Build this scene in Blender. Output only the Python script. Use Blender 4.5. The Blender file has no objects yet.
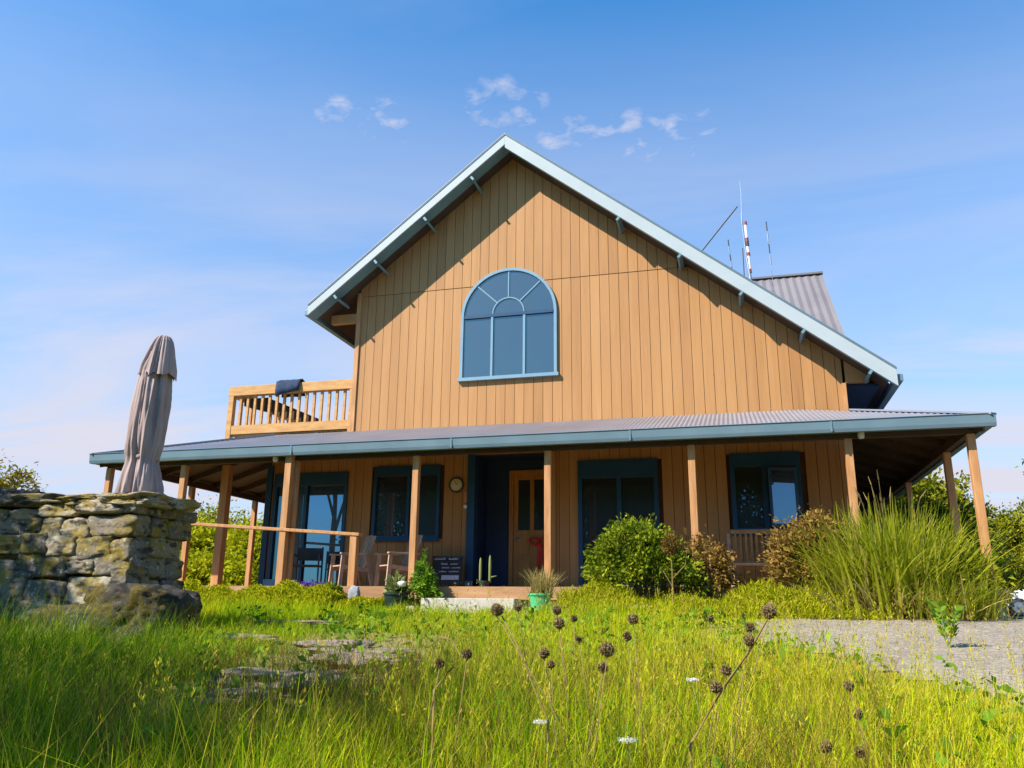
import bpy, math, random
import numpy as np
from mathutils import Vector, Matrix, noise

D = bpy.data
SC = bpy.context.scene
COL = SC.collection
RNG = np.random.default_rng(7)
random.seed(7)
PI = math.pi

# ------------------------------------------------------------------ tagging
def tag(o, label=None, cat=None, group=None, kind=None):
    if label: o['label'] = label
    if cat: o['category'] = cat
    if group: o['group'] = group
    if kind: o['kind'] = kind
    return o

def empty(name, loc, label, cat, group=None, rz=0.0):
    o = D.objects.new(name, None)
    COL.objects.link(o)
    o.location = loc
    o.rotation_euler = (0, 0, rz)
    o.empty_display_size = 0.2
    return tag(o, label, cat, group)

def copy_tree(o, parent=None):
    c = o.copy()
    COL.objects.link(c)
    c.parent = parent
    for ch in list(o.children):
        copy_tree(ch, c)
    return c

# ------------------------------------------------------------------ materials
def mat_new(name):
    m = D.materials.new(name)
    m.use_nodes = True
    nt = m.node_tree
    for n in list(nt.nodes):
        nt.nodes.remove(n)
    out = nt.nodes.new('ShaderNodeOutputMaterial')
    return m, nt, out

def N(nt, t, **kw):
    n = nt.nodes.new(t)
    for k, v in kw.items():
        setattr(n, k, v)
    return n

def ramp(nt, fac, stops):
    r = N(nt, 'ShaderNodeValToRGB')
    el = r.color_ramp.elements
    while len(el) < len(stops):
        el.new(0.5)
    for e, (p, c) in zip(el, stops):
        e.position = p
        e.color = (c[0], c[1], c[2], 1)
    nt.links.new(fac, r.inputs['Fac'])
    return r.outputs['Color']

def noise_fac(nt, scale, detail=4, stretch=(1, 1, 1), rough=0.55, coord='Object', dist=0.0):
    tc = N(nt, 'ShaderNodeTexCoord')
    mp = N(nt, 'ShaderNodeMapping')
    mp.inputs['Scale'].default_value = stretch
    nt.links.new(tc.outputs[coord], mp.inputs['Vector'])
    nz = N(nt, 'ShaderNodeTexNoise')
    nz.inputs['Scale'].default_value = scale
    nz.inputs['Detail'].default_value = detail
    nz.inputs['Roughness'].default_value = rough
    nz.inputs['Distortion'].default_value = dist
    nt.links.new(mp.outputs['Vector'], nz.inputs['Vector'])
    return nz.outputs['Fac']

def math_node(nt, op, a, b, clamp=False):
    n = N(nt, 'ShaderNodeMath', operation=op, use_clamp=clamp)
    for i, v in enumerate((a, b)):
        if isinstance(v, (int, float)):
            n.inputs[i].default_value = v
        else:
            nt.links.new(v, n.inputs[i])
    return n.outputs[0]

def attr(nt, name='tint'):
    a = N(nt, 'ShaderNodeAttribute')
    a.attribute_name = name
    return a.outputs['Fac']

def bump(nt, fac, strength=0.3, dist=0.01):
    b = N(nt, 'ShaderNodeBump')
    b.inputs['Strength'].default_value = strength
    b.inputs['Distance'].default_value = dist
    nt.links.new(fac, b.inputs['Height'])
    return b.outputs['Normal']

def principled(nt, out, rough=0.6, metal=0.0, spec=0.5):
    p = N(nt, 'ShaderNodeBsdfPrincipled')
    p.inputs['Roughness'].default_value = rough
    p.inputs['Metallic'].default_value = metal
    p.inputs['Specular IOR Level'].default_value = spec
    nt.links.new(p.outputs[0], out.inputs['Surface'])
    return p

def mat_noise(name, stops, scale=4, stretch=(1, 1, 1), rough=0.7, metal=0.0, spec=0.4, use_tint=0.0,
              bump_s=0.25, bump_scale=None, detail=5, bump_d=0.01):
    m, nt, out = mat_new(name)
    p = principled(nt, out, rough, metal, spec)
    f = noise_fac(nt, scale, detail, stretch)
    if use_tint:
        f2 = math_node(nt, 'MULTIPLY', attr(nt), use_tint)
        f1 = math_node(nt, 'MULTIPLY', f, 1 - use_tint)
        fac = math_node(nt, 'ADD', f1, f2, True)
    else:
        fac = f
    c = ramp(nt, fac, stops)
    nt.links.new(c, p.inputs['Base Color'])
    if bump_s:
        bf = noise_fac(nt, bump_scale or scale * 4, 6, stretch)
        nt.links.new(bump(nt, bf, bump_s, bump_d), p.inputs['Normal'])
    return m

def mat_leaf(name, stops, trans=0.35, rough=0.7, spec=0.03):
    m, nt, out = mat_new(name)
    c = ramp(nt, attr(nt), stops)
    p = N(nt, 'ShaderNodeBsdfPrincipled')
    p.inputs['Roughness'].default_value = rough
    p.inputs['Specular IOR Level'].default_value = spec
    nt.links.new(c, p.inputs['Base Color'])
    t = N(nt, 'ShaderNodeBsdfTranslucent')
    nt.links.new(c, t.inputs['Color'])
    mx = N(nt, 'ShaderNodeMixShader')
    mx.inputs[0].default_value = trans
    nt.links.new(p.outputs[0], mx.inputs[1])
    nt.links.new(t.outputs[0], mx.inputs[2])
    nt.links.new(mx.outputs[0], out.inputs['Surface'])
    return m

def mat_glass(name, refl=0.4, tint=(0.75, 0.87, 1.0), base=(0.012, 0.014, 0.016)):
    m, nt, out = mat_new(name)
    d = N(nt, 'ShaderNodeBsdfPrincipled')
    d.inputs['Base Color'].default_value = (*base, 1)
    d.inputs['Roughness'].default_value = 0.3
    g = N(nt, 'ShaderNodeBsdfGlossy')
    g.inputs['Color'].default_value = (*tint, 1)
    g.inputs['Roughness'].default_value = 0.01
    wob = noise_fac(nt, 0.9, 1)
    nt.links.new(bump(nt, wob, 0.05, 0.02), g.inputs['Normal'])
    mx = N(nt, 'ShaderNodeMixShader')
    mx.inputs[0].default_value = refl
    nt.links.new(d.outputs[0], mx.inputs[1])
    nt.links.new(g.outputs[0], mx.inputs[2])
    nt.links.new(mx.outputs[0], out.inputs['Surface'])
    return m

M = {}
M['siding'] = mat_noise('stained_siding', [(0.15, (0.22, 0.10, 0.035)), (0.45, (0.365, 0.182, 0.068)), (0.75, (0.44, 0.235, 0.095)), (0.95, (0.50, 0.29, 0.13))],
                        scale=3.0, stretch=(3, 3, 0.35), rough=0.65, use_tint=0.45, bump_s=0.2, bump_scale=30)
def mat_siding():
    m, nt, out = mat_new('stained_siding')
    p = principled(nt, out, 0.62, 0, 0.35)
    f1 = noise_fac(nt, 2.0, 5, (4, 4, 0.25)); f2 = noise_fac(nt, 9.0, 6, (6, 6, 0.18), rough=0.7); f3 = noise_fac(nt, 0.5, 3, (1, 1, 0.6))
    fac = math_node(nt, 'ADD', math_node(nt, 'MULTIPLY', attr(nt), 0.34), math_node(nt, 'ADD', math_node(nt, 'MULTIPLY', f1, 0.26), math_node(nt, 'ADD', math_node(nt, 'MULTIPLY', f2, 0.26), math_node(nt, 'MULTIPLY', f3, 0.2))), True)
    c = ramp(nt, fac, [(0.2, (0.17, 0.068, 0.023)), (0.45, (0.345, 0.160, 0.052)), (0.62, (0.425, 0.208, 0.072)), (0.85, (0.50, 0.275, 0.108))])
    k = noise_fac(nt, 5.0, 2, (3.2, 3.2, 1.3)); kr = N(nt, 'ShaderNodeMapRange'); kr.inputs[1].default_value = 0.74; kr.inputs[2].default_value = 0.80
    nt.links.new(k, kr.inputs[0])
    mx = N(nt, 'ShaderNodeMix', data_type='RGBA'); nt.links.new(math_node(nt, 'MULTIPLY', kr.outputs[0], 0.65), mx.inputs[0]); nt.links.new(c, mx.inputs[6]); mx.inputs[7].default_value = (0.12, 0.045, 0.014, 1)
    nt.links.new(mx.outputs[2], p.inputs['Base Color'])
    nt.links.new(bump(nt, f2, 0.35, 0.008), p.inputs['Normal'])
    return m
M['siding'] = mat_siding()
M['groove'] = mat_noise('siding_groove', [(0.3, (0.05, 0.02, 0.008)), (0.7, (0.09, 0.04, 0.015))], rough=0.9)
M['timber'] = mat_noise('post_timber', [(0.2, (0.30, 0.13, 0.045)), (0.55, (0.47, 0.225, 0.085)), (0.9, (0.58, 0.31, 0.14))],
                        scale=5, stretch=(3, 3, 0.4), rough=0.65, bump_s=0.25, bump_scale=25)
M['rail_timber'] = mat_noise('rail_timber', [(0.2, (0.34, 0.165, 0.05)), (0.55, (0.49, 0.255, 0.08)), (0.9, (0.58, 0.34, 0.13))],
                             scale=6, stretch=(0.5, 2, 2), rough=0.65, bump_s=0.2, bump_scale=25)
M['deck'] = mat_noise('deck_timber', [(0.2, (0.24, 0.12, 0.055)), (0.6, (0.40, 0.215, 0.10)), (0.9, (0.50, 0.29, 0.155))],
                      scale=4, stretch=(0.4, 3, 3), rough=0.75, bump_s=0.25)
M['grey_timber'] = mat_noise('weathered_chair_timber', [(0.2, (0.27, 0.17, 0.11)), (0.6, (0.46, 0.31, 0.22)), (0.9, (0.58, 0.42, 0.31))],
                             scale=8, stretch=(1, 1, 1), rough=0.85, bump_s=0.3)
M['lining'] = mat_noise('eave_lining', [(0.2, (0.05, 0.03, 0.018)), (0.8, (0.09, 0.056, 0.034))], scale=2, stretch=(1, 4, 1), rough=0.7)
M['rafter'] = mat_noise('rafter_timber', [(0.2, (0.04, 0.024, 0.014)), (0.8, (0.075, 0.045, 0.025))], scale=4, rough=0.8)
M['roof_metal'] = mat_noise('roof_metal', [(0.2, (0.20, 0.205, 0.24)), (0.6, (0.255, 0.26, 0.30)), (0.9, (0.32, 0.32, 0.36))], scale=1.2, stretch=(1, 1, 1), rough=0.42, metal=0.25, spec=0.5, bump_s=0.04)
M['dormer_metal'] = mat_noise('rear_roof_metal', [(0.2, (0.14, 0.125, 0.13)), (0.8, (0.20, 0.18, 0.19))], scale=1.2, rough=0.6, spec=0.3, bump_s=0.04)
M['gutter'] = mat_noise('gutter_paint', [(0.2, (0.105, 0.165, 0.20)), (0.8, (0.15, 0.22, 0.262))], scale=2, rough=0.38, spec=0.5, bump_s=0.03)
M['barge'] = mat_noise('barge_paint', [(0.2, (0.34, 0.38, 0.39)), (0.8, (0.40, 0.44, 0.45))], scale=2, rough=0.4, bump_s=0.03)
M['barge_under'] = mat_noise('barge_flange_paint', [(0.2, (0.10, 0.20, 0.24)), (0.8, (0.15, 0.26, 0.30))], scale=2, rough=0.45, bump_s=0.03)
M['blue_frame'] = mat_noise('navy_window_paint', [(0.2, (0.010, 0.045, 0.105)), (0.8, (0.016, 0.062, 0.135))], scale=3, rough=0.4, bump_s=0.03)
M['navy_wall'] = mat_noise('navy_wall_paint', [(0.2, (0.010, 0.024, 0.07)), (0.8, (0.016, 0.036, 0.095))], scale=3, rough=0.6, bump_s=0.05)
M['light_frame'] = mat_noise('pale_blue_window_paint', [(0.2, (0.16, 0.26, 0.33)), (0.8, (0.21, 0.32, 0.39))], scale=3, rough=0.35, bump_s=0.03)
M['pane_gable'] = mat_glass('gable_glass', 0.21, (0.88, 0.74, 0.64), (0.02, 0.025, 0.032))
M['pane'] = mat_glass('verandah_glass', 0.24, (0.5, 0.55, 0.75))
M['pane_dark'] = mat_glass('shaded_glass', 0.10, (0.55, 0.8, 1.0))
M['door_wood'] = mat_noise('varnished_door', [(0.2, (0.34, 0.13, 0.025)), (0.6, (0.50, 0.21, 0.045)), (0.9, (0.6, 0.28, 0.07))], scale=4, stretch=(4, 4, 0.5), rough=0.35, bump_s=0.1)
M['concrete'] = mat_noise('concrete', [(0.2, (0.36, 0.33, 0.29)), (0.8, (0.56, 0.52, 0.46))], scale=5, rough=0.9, bump_s=0.3)
M['paver'] = mat_noise('path_paver', [(0.2, (0.22, 0.2, 0.2)), (0.8, (0.36, 0.34, 0.33))], scale=6, rough=0.9, bump_s=0.3)
M['dark_metal'] = mat_noise('dark_metal', [(0.3, (0.02, 0.022, 0.026)), (0.7, (0.035, 0.038, 0.042))], rough=0.45, bump_s=0.03)
M['aerial_metal'] = mat_noise('aerial_metal', [(0.3, (0.16, 0.2, 0.26)), (0.7, (0.26, 0.3, 0.36))], rough=0.4, metal=0.5, bump_s=0.02)
M['aerial_white'] = mat_noise('aerial_white', [(0.3, (0.72, 0.72, 0.72)), (0.7, (0.82, 0.82, 0.82))], rough=0.4, bump_s=0.02)
M['aerial_red'] = mat_noise('aerial_red', [(0.3, (0.22, 0.03, 0.03)), (0.7, (0.30, 0.05, 0.04))], rough=0.5, bump_s=0.02)
M['canvas'] = mat_noise('taupe_canvas', [(0.2, (0.24, 0.175, 0.165)), (0.6, (0.37, 0.285, 0.27)), (0.9, (0.45, 0.36, 0.33))], scale=3, stretch=(1, 1, 0.5), rough=0.9, spec=0.1, bump_s=0.25, bump_scale=60)
M['towel'] = mat_noise('navy_towel', [(0.2, (0.012, 0.025, 0.055)), (0.8, (0.03, 0.05, 0.09))], scale=10, rough=0.95, bump_s=0.5)
M['chalkboard'] = mat_noise('chalkboard', [(0.3, (0.02, 0.026, 0.035)), (0.7, (0.03, 0.037, 0.045))], scale=3, rough=0.8)
M['chalk'] = mat_noise('chalk', [(0.3, (0.4, 0.4, 0.45)), (0.7, (0.6, 0.6, 0.65))], scale=30, rough=0.95)
M['white_paint'] = mat_noise('white_paint', [(0.3, (0.72, 0.74, 0.78)), (0.7, (0.8, 0.81, 0.84))], rough=0.3, bump_s=0.0)
M['cream'] = mat_noise('cream_dial', [(0.3, (0.5, 0.42, 0.26)), (0.7, (0.62, 0.52, 0.34))], rough=0.5)
M['red_ribbon'] = mat_noise('red_ribbon', [(0.3, (0.78, 0.02, 0.012)), (0.7, (0.88, 0.035, 0.02))], rough=0.35, bump_s=0.05)
M['green_plastic'] = mat_noise('green_plastic', [(0.3, (0.05, 0.38, 0.14)), (0.7, (0.08, 0.46, 0.18))], rough=0.4, bump_s=0.02)
M['dark_pot'] = mat_noise('dark_green_pot', [(0.3, (0.008, 0.025, 0.02)), (0.7, (0.015, 0.04, 0.03))], rough=0.5, bump_s=0.05)
M['terracotta'] = mat_noise('copper_tube', [(0.3, (0.52, 0.19, 0.05)), (0.7, (0.62, 0.25, 0.08))], rough=0.4)
M['bark'] = mat_noise('bark', [(0.2, (0.07, 0.05, 0.035)), (0.8, (0.17, 0.13, 0.095))], scale=8, stretch=(2, 2, 0.5), rough=0.95, bump_s=0.6)
M['dry_stem'] = mat_noise('dry_stem', [(0.2, (0.15, 0.10, 0.03)), (0.8, (0.28, 0.19, 0.065))], scale=10, rough=0.9)
M['green_stem'] = mat_noise('green_stem', [(0.2, (0.10, 0.15, 0.03)), (0.8, (0.2, 0.26, 0.07))], scale=10, rough=0.8)
M['seed_head'] = mat_noise('seed_head', [(0.2, (0.13, 0.09, 0.035)), (0.8, (0.28, 0.20, 0.085))], scale=60, rough=0.95)
M['tyre'] = mat_noise('tyre_rubber', [(0.3, (0.02, 0.02, 0.02)), (0.7, (0.03, 0.03, 0.03))], rough=0.8)
M['car_glass'] = mat_glass('car_glass', 0.3, (0.7, 0.82, 1.0), (0.02, 0.04, 0.09))
M['headlight'] = mat_noise('headlight_lens', [(0.3, (0.6, 0.62, 0.65)), (0.7, (0.7, 0.72, 0.75))], rough=0.1, bump_s=0)

# stone: grey blocks with lichen and ochre stain
def mat_stone(name, dark=1.0):
    m, nt, out = mat_new(name)
    p = principled(nt, out, 0.92, 0, 0.2)
    f1 = noise_fac(nt, 2.2, 5)
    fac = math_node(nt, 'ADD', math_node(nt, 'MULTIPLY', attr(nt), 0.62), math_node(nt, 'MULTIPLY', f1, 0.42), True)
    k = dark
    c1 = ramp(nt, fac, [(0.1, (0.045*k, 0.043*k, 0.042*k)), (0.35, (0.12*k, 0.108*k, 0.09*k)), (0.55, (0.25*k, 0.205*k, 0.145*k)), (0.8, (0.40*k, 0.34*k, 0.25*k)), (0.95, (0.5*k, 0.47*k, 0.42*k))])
    f2 = noise_fac(nt, 3.4, 6, rough=0.65)
    k2 = N(nt, 'ShaderNodeMapRange')
    k2.inputs[1].default_value = 0.47; k2.inputs[2].default_value = 0.58
    nt.links.new(f2, k2.inputs[0])
    mx = N(nt, 'ShaderNodeMix', data_type='RGBA')
    nt.links.new(math_node(nt, 'MULTIPLY', k2.outputs[0], 0.85), mx.inputs[0])
    nt.links.new(c1, mx.inputs[6])
    mx.inputs[7].default_value = (0.22*k, 0.155*k, 0.02*k, 1)
    f3 = noise_fac(nt, 17, 6, rough=0.7)
    k3 = N(nt, 'ShaderNodeMapRange')
    k3.inputs[1].default_value = 0.56; k3.inputs[2].default_value = 0.64
    nt.links.new(f3, k3.inputs[0])
    mx2 = N(nt, 'ShaderNodeMix', data_type='RGBA')
    nt.links.new(math_node(nt, 'MULTIPLY', k3.outputs[0], 0.55), mx2.inputs[0])
    nt.links.new(mx.outputs[2], mx2.inputs[6])
    mx2.inputs[7].default_value = (0.42*k, 0.43*k, 0.38*k, 1)
    f4 = noise_fac(nt, 5, 5, stretch=(1, 1, 2.5))
    k4 = N(nt, 'ShaderNodeMapRange')
    k4.inputs[1].default_value = 0.54; k4.inputs[2].default_value = 0.63
    nt.links.new(f4, k4.inputs[0])
    mx3 = N(nt, 'ShaderNodeMix', data_type='RGBA')
    nt.links.new(math_node(nt, 'MULTIPLY', k4.outputs[0], 0.8), mx3.inputs[0])
    nt.links.new(mx2.outputs[2], mx3.inputs[6])
    mx3.inputs[7].default_value = (0.022, 0.021, 0.022, 1)
    nt.links.new(mx3.outputs[2], p.inputs['Base Color'])
    nt.links.new(bump(nt, noise_fac(nt, 11, 9, rough=0.75), 1.0, 0.06), p.inputs['Normal'])
    return m
M['stone'] = mat_stone('lichen_stone', 1.35)
M['dark_stone'] = mat_stone('dark_boulder_stone', 0.6)
M['mortar'] = mat_noise('dark_mortar', [(0.2, (0.09, 0.08, 0.05)), (0.8, (0.28, 0.23, 0.12))], scale=6, rough=1)
M['slab'] = mat_noise('flat_stone', [(0.2, (0.11, 0.085, 0.055)), (0.5, (0.23, 0.18, 0.13)), (0.85, (0.36, 0.29, 0.22))], scale=5, rough=0.95, bump_s=0.5, bump_d=0.02)
M['sandstone'] = mat_noise('sandstone', [(0.2, (0.36, 0.25, 0.14)), (0.8, (0.6, 0.46, 0.3))], scale=5, rough=0.95, bump_s=0.5, bump_d=0.02)
M['grey_rock'] = mat_noise('grey_rock', [(0.2, (0.2, 0.2, 0.22)), (0.8, (0.34, 0.34, 0.36))], scale=7, rough=0.95, bump_s=0.5, bump_d=0.02)
M['ground'] = mat_noise('turf_soil', [(0.25, (0.10, 0.085, 0.03)), (0.5, (0.17, 0.155, 0.035)), (0.8, (0.27, 0.21, 0.09))], scale=1.3, rough=1.0, bump_s=0.6, bump_scale=20, detail=8)
def mat_gravel():
    m, nt, out = mat_new('pale_gravel')
    p = principled(nt, out, 0.95, 0, 0.2)
    tc = N(nt, 'ShaderNodeTexCoord')
    v = N(nt, 'ShaderNodeTexVoronoi')
    v.inputs['Scale'].default_value = 28
    nt.links.new(tc.outputs['Object'], v.inputs['Vector'])
    big = noise_fac(nt, 0.8, 6)
    sep = N(nt, 'ShaderNodeSeparateColor')
    nt.links.new(v.outputs['Color'], sep.inputs[0])
    fac = math_node(nt, 'ADD', math_node(nt, 'MULTIPLY', sep.outputs[0], 0.55), math_node(nt, 'MULTIPLY', big, 0.5), True)
    c = ramp(nt, fac, [(0.15, (0.17, 0.145, 0.12)), (0.5, (0.26, 0.215, 0.165)), (0.9, (0.40, 0.34, 0.27))])
    nt.links.new(c, p.inputs['Base Color'])
    nt.links.new(bump(nt, v.outputs['Distance'], 0.8, 0.02), p.inputs['Normal'])
    return m
M['gravel'] = mat_gravel()

M['grass'] = mat_leaf('grass_blades', [(0.0, (0.045, 0.125, 0.008)), (0.3, (0.23, 0.40, 0.006)), (0.6, (0.50, 0.55, 0.008)), (0.8, (0.60, 0.55, 0.02)), (1.0, (0.50, 0.37, 0.07))], 0.45)
M['lime'] = mat_leaf('lime_cover', [(0.0, (0.16, 0.20, 0.006)), (0.5, (0.36, 0.38, 0.008)), (1.0, (0.52, 0.48, 0.02))], 0.4)
M['bush'] = mat_leaf('bush_leaves', [(0.0, (0.035, 0.065, 0.007)), (0.5, (0.17, 0.23, 0.012)), (1.0, (0.36, 0.38, 0.025))], 0.35)
M['bronze'] = mat_leaf('bronze_leaves', [(0.0, (0.11, 0.07, 0.018)), (0.5, (0.29, 0.175, 0.04)), (1.0, (0.44, 0.27, 0.07))], 0.35)
M['flax'] = mat_leaf('flax_blades', [(0.0, (0.07, 0.12, 0.01)), (0.4, (0.27, 0.32, 0.012)), (0.8, (0.45, 0.45, 0.03)), (1.0, (0.50, 0.40, 0.13))], 0.55)
M['wattle'] = mat_leaf('yellow_green_leaves', [(0.0, (0.07, 0.09, 0.008)), (0.5, (0.24, 0.25, 0.012)), (1.0, (0.42, 0.38, 0.03))], 0.35)
M['dark_leaf'] = mat_leaf('dark_leaves', [(0.0, (0.022, 0.045, 0.008)), (0.5, (0.055, 0.10, 0.014)), (1.0, (0.11, 0.165, 0.02))], 0.3)
M['ochre_leaf'] = mat_leaf('ochre_leaves', [(0.0, (0.13, 0.11, 0.02)), (0.5, (0.28, 0.22, 0.02)), (1.0, (0.42, 0.34, 0.06))], 0.35)
M['lime_leaf'] = mat_leaf('bright_green_leaves', [(0.0, (0.06, 0.15, 0.01)), (0.5, (0.15, 0.30, 0.02)), (1.0, (0.28, 0.42, 0.04))], 0.4)
M['pale_leaf'] = mat_leaf('pale_succulent', [(0.0, (0.16, 0.20, 0.06)), (1.0, (0.34, 0.37, 0.14))], 0.2)
M['straw'] = mat_leaf('straw_blades', [(0.0, (0.25, 0.20, 0.06)), (0.5, (0.45, 0.34, 0.11)), (1.0, (0.55, 0.45, 0.2))], 0.35)
M['purple'] = mat_leaf('purple_petals', [(0.0, (0.10, 0.03, 0.28)), (1.0, (0.24, 0.09, 0.5))], 0.3)
M['white_petal'] = mat_leaf('white_petals', [(0.0, (0.6, 0.62, 0.5)), (1.0, (0.8, 0.8, 0.75))], 0.3)

# ------------------------------------------------------------------ mesh collecting
class MB:
    def __init__(s):
        s.v = []; s.f = []; s.t = []; s.tint = 0.5
    def _add(s, vs, fs):
        n = len(s.v)
        s.v += [tuple(v) for v in vs]
        s.t += [s.tint] * len(vs)
        s.f += [tuple(i + n for i in f) for f in fs]
    def box(s, x0, x1, y0, y1, z0, z1):
        s._add([(x0, y0, z0), (x1, y0, z0), (x1, y1, z0), (x0, y1, z0), (x0, y0, z1), (x1, y0, z1), (x1, y1, z1), (x0, y1, z1)],
               [(0, 3, 2, 1), (4, 5, 6, 7), (0, 1, 5, 4), (1, 2, 6, 5), (2, 3, 7, 6), (3, 0, 4, 7)])
        return s
    def bar(s, a, b, w, h, up=(0, 0, 1)):
        a = Vector(a); b = Vector(b); d = (b - a).normalized(); u = Vector(up)
        if abs(d.dot(u)) > 0.98: u = Vector((0, 1, 0))
        r = d.cross(u).normalized() * (w / 2); q = r.cross(d).normalized() * (h / 2)
        vs = [a - r - q, a + r - q, a + r + q, a - r + q, b - r - q, b + r - q, b + r + q, b - r + q]
        s._add(vs, [(0, 1, 2, 3), (7, 6, 5, 4), (0, 4, 5, 1), (1, 5, 6, 2), (2, 6, 7, 3), (3, 7, 4, 0)])
        return s
    def prism_y(s, poly, y0, y1):          # polygon in (x, z), counter clockwise seen from -y
        n = len(poly)
        vs = [(x, y0, z) for x, z in poly] + [(x, y1, z) for x, z in poly]
        fs = [tuple(range(n)), tuple(range(2 * n - 1, n - 1, -1))]
        fs += [(i, i + n, (i + 1) % n + n, (i + 1) % n) for i in range(n)]
        s._add(vs, fs)
        return s
    def tube(s, pts, rad, n=8, cap=True):
        pts = [Vector(p) for p in pts]
        if not isinstance(rad, (list, tuple)): rad = [rad] * len(pts)
        vs = []; fs = []
        for i, p in enumerate(pts):
            d = (pts[min(i + 1, len(pts) - 1)] - pts[max(i - 1, 0)]).normalized()
            u = Vector((0, 0, 1)) if abs(d.z) < 0.9 else Vector((1, 0, 0))
            r = d.cross(u).normalized(); q = r.cross(d)
            for k in range(n):
                a = 2 * PI * k / n
                vs.append(p + (r * math.cos(a) + q * math.sin(a)) * rad[i])
        for i in range(len(pts) - 1):
            for k in range(n):
                fs.append((i * n + k, i * n + (k + 1) % n, (i + 1) * n + (k + 1) % n, (i + 1) * n + k))
        if cap:
            fs.append(tuple(range(n - 1, -1, -1)))
            fs.append(tuple(range((len(pts) - 1) * n, len(pts) * n)))
        s._add(vs, fs)
        return s
    def lathe(s, prof, c=(0, 0, 0), n=24, axis='z', wob=None):
        vs = []; fs = []
        for i, (r, z) in enumerate(prof):
            for k in range(n):
                a = 2 * PI * k / n
                rr = r * (wob(a, i) if wob else 1)
                p = (rr * math.cos(a), rr * math.sin(a), z)
                if axis == 'y': p = (p[0], -p[2], p[1])
                vs.append((p[0] + c[0], p[1] + c[1], p[2] + c[2]))
        m = len(prof)
        for i in range(m - 1):
            for k in range(n):
                fs.append((i * n + k, i * n + (k + 1) % n, (i + 1) * n + (k + 1) % n, (i + 1) * n + k))
        fs.append(tuple(range(n - 1, -1, -1)))
        fs.append(tuple(range((m - 1) * n, m * n)))
        s._add(vs, fs)
        return s
    def build(s, name, mat, parent=None, smooth=False, bevel=0.0):
        me = D.meshes.new(name)
        me.from_pydata(s.v, [], s.f)
        a = me.attributes.new('tint', 'FLOAT', 'POINT')
        a.data.foreach_set('value', np.array(s.t, np.float32))
        me.materials.append(mat)
        if smooth:
            me.polygons.foreach_set('use_smooth', [True] * len(me.polygons))
        me.update()
        o = D.objects.new(name, me)
        COL.objects.link(o)
        if parent: o.parent = parent
        if bevel:
            b = o.modifiers.new('bevel', 'BEVEL'); b.width = bevel; b.segments = 2; b.limit_method = 'ANGLE'
        return o

def np_mesh(name, V, Q, tint, mat, parent=None, smooth=False):
    """V (n,3), Q (m,4) quads, tint (n,)"""
    me = D.meshes.new(name)
    V = np.ascontiguousarray(V, np.float32); Q = np.ascontiguousarray(Q, np.int32)
    me.vertices.add(len(V)); me.vertices.foreach_set('co', V.ravel())
    me.loops.add(Q.size); me.loops.foreach_set('vertex_index', Q.ravel())
    me.polygons.add(len(Q))
    me.polygons.foreach_set('loop_start', np.arange(0, Q.size, 4, dtype=np.int32))
    me.polygons.foreach_set('loop_total', np.full(len(Q), 4, np.int32))
    a = me.attributes.new('tint', 'FLOAT', 'POINT')
    a.data.foreach_set('value', np.ascontiguousarray(tint, np.float32))
    me.materials.append(mat)
    me.update(calc_edges=True)
    me.validate()
    if smooth:
        me.polygons.foreach_set('use_smooth', [True] * len(me.polygons))
    o = D.objects.new(name, me)
    COL.objects.link(o)
    if parent: o.parent = parent
    return o

def blades_np(P, H, az, lean, W, droop, tint, segs=3):
    """grass / flax blades: root P, length H, azimuth az of the lean, lean amount, width, droop"""
    n = len(P)
    ts = np.linspace(0, 1, segs + 1)
    dirx = np.stack([np.cos(az), np.sin(az), np.zeros(n)], 1)
    side_az = az + PI / 2 + RNG.normal(0, 0.5, n)
    side = np.stack([np.cos(side_az), np.sin(side_az), np.zeros(n)], 1)
    V = np.zeros((n, (segs + 1) * 2, 3)); T = np.zeros((n, (segs + 1) * 2))
    for i, t in enumerate(ts):
        c = P + dirx * (H * (lean * t + droop * t * t))[:, None]
        c[:, 2] += H * (t - 0.5 * droop * t * t * t) * np.sqrt(np.maximum(0.1, 1 - lean ** 2))
        w = (W * (1 - t) ** 0.7 * 0.5 + W * 0.04)[:, None]
        V[:, 2 * i] = c - side * w
        V[:, 2 * i + 1] = c + side * w
        T[:, 2 * i] = T[:, 2 * i + 1] = tint
    base = (np.arange(n) * (segs + 1) * 2)[:, None]
    Q = np.concatenate([base + np.array([2 * i, 2 * i + 1, 2 * i + 3, 2 * i + 2]) for i in range(segs)], 0)
    return V.reshape(-1, 3), Q, T.reshape(-1)

def leaves_np(P, Nrm, L, W, tint, droop=0.0):
    """folded four point leaves at P, growing along Nrm"""
    n = len(P)
    d = Nrm / (np.linalg.norm(Nrm, axis=1, keepdims=True) + 1e-9)
    r = RNG.normal(size=(n, 3))
    s = np.cross(d, r); s /= (np.linalg.norm(s, axis=1, keepdims=True) + 1e-9)
    u = np.cross(s, d)
    L = L[:, None]; W = W[:, None]
    V = np.zeros((n, 4, 3))
    V[:, 0] = P
    V[:, 1] = P + d * L * 0.5 + s * W * 0.5 + u * W * 0.15
    V[:, 2] = P + d * L
    V[:, 2, 2] -= droop * L[:, 0]
    V[:, 3] = P + d * L * 0.5 - s * W * 0.5 + u * W * 0.15
    Q = np.arange(n * 4).reshape(n, 4)
    return V.reshape(-1, 3), Q, np.repeat(tint, 4)

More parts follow.
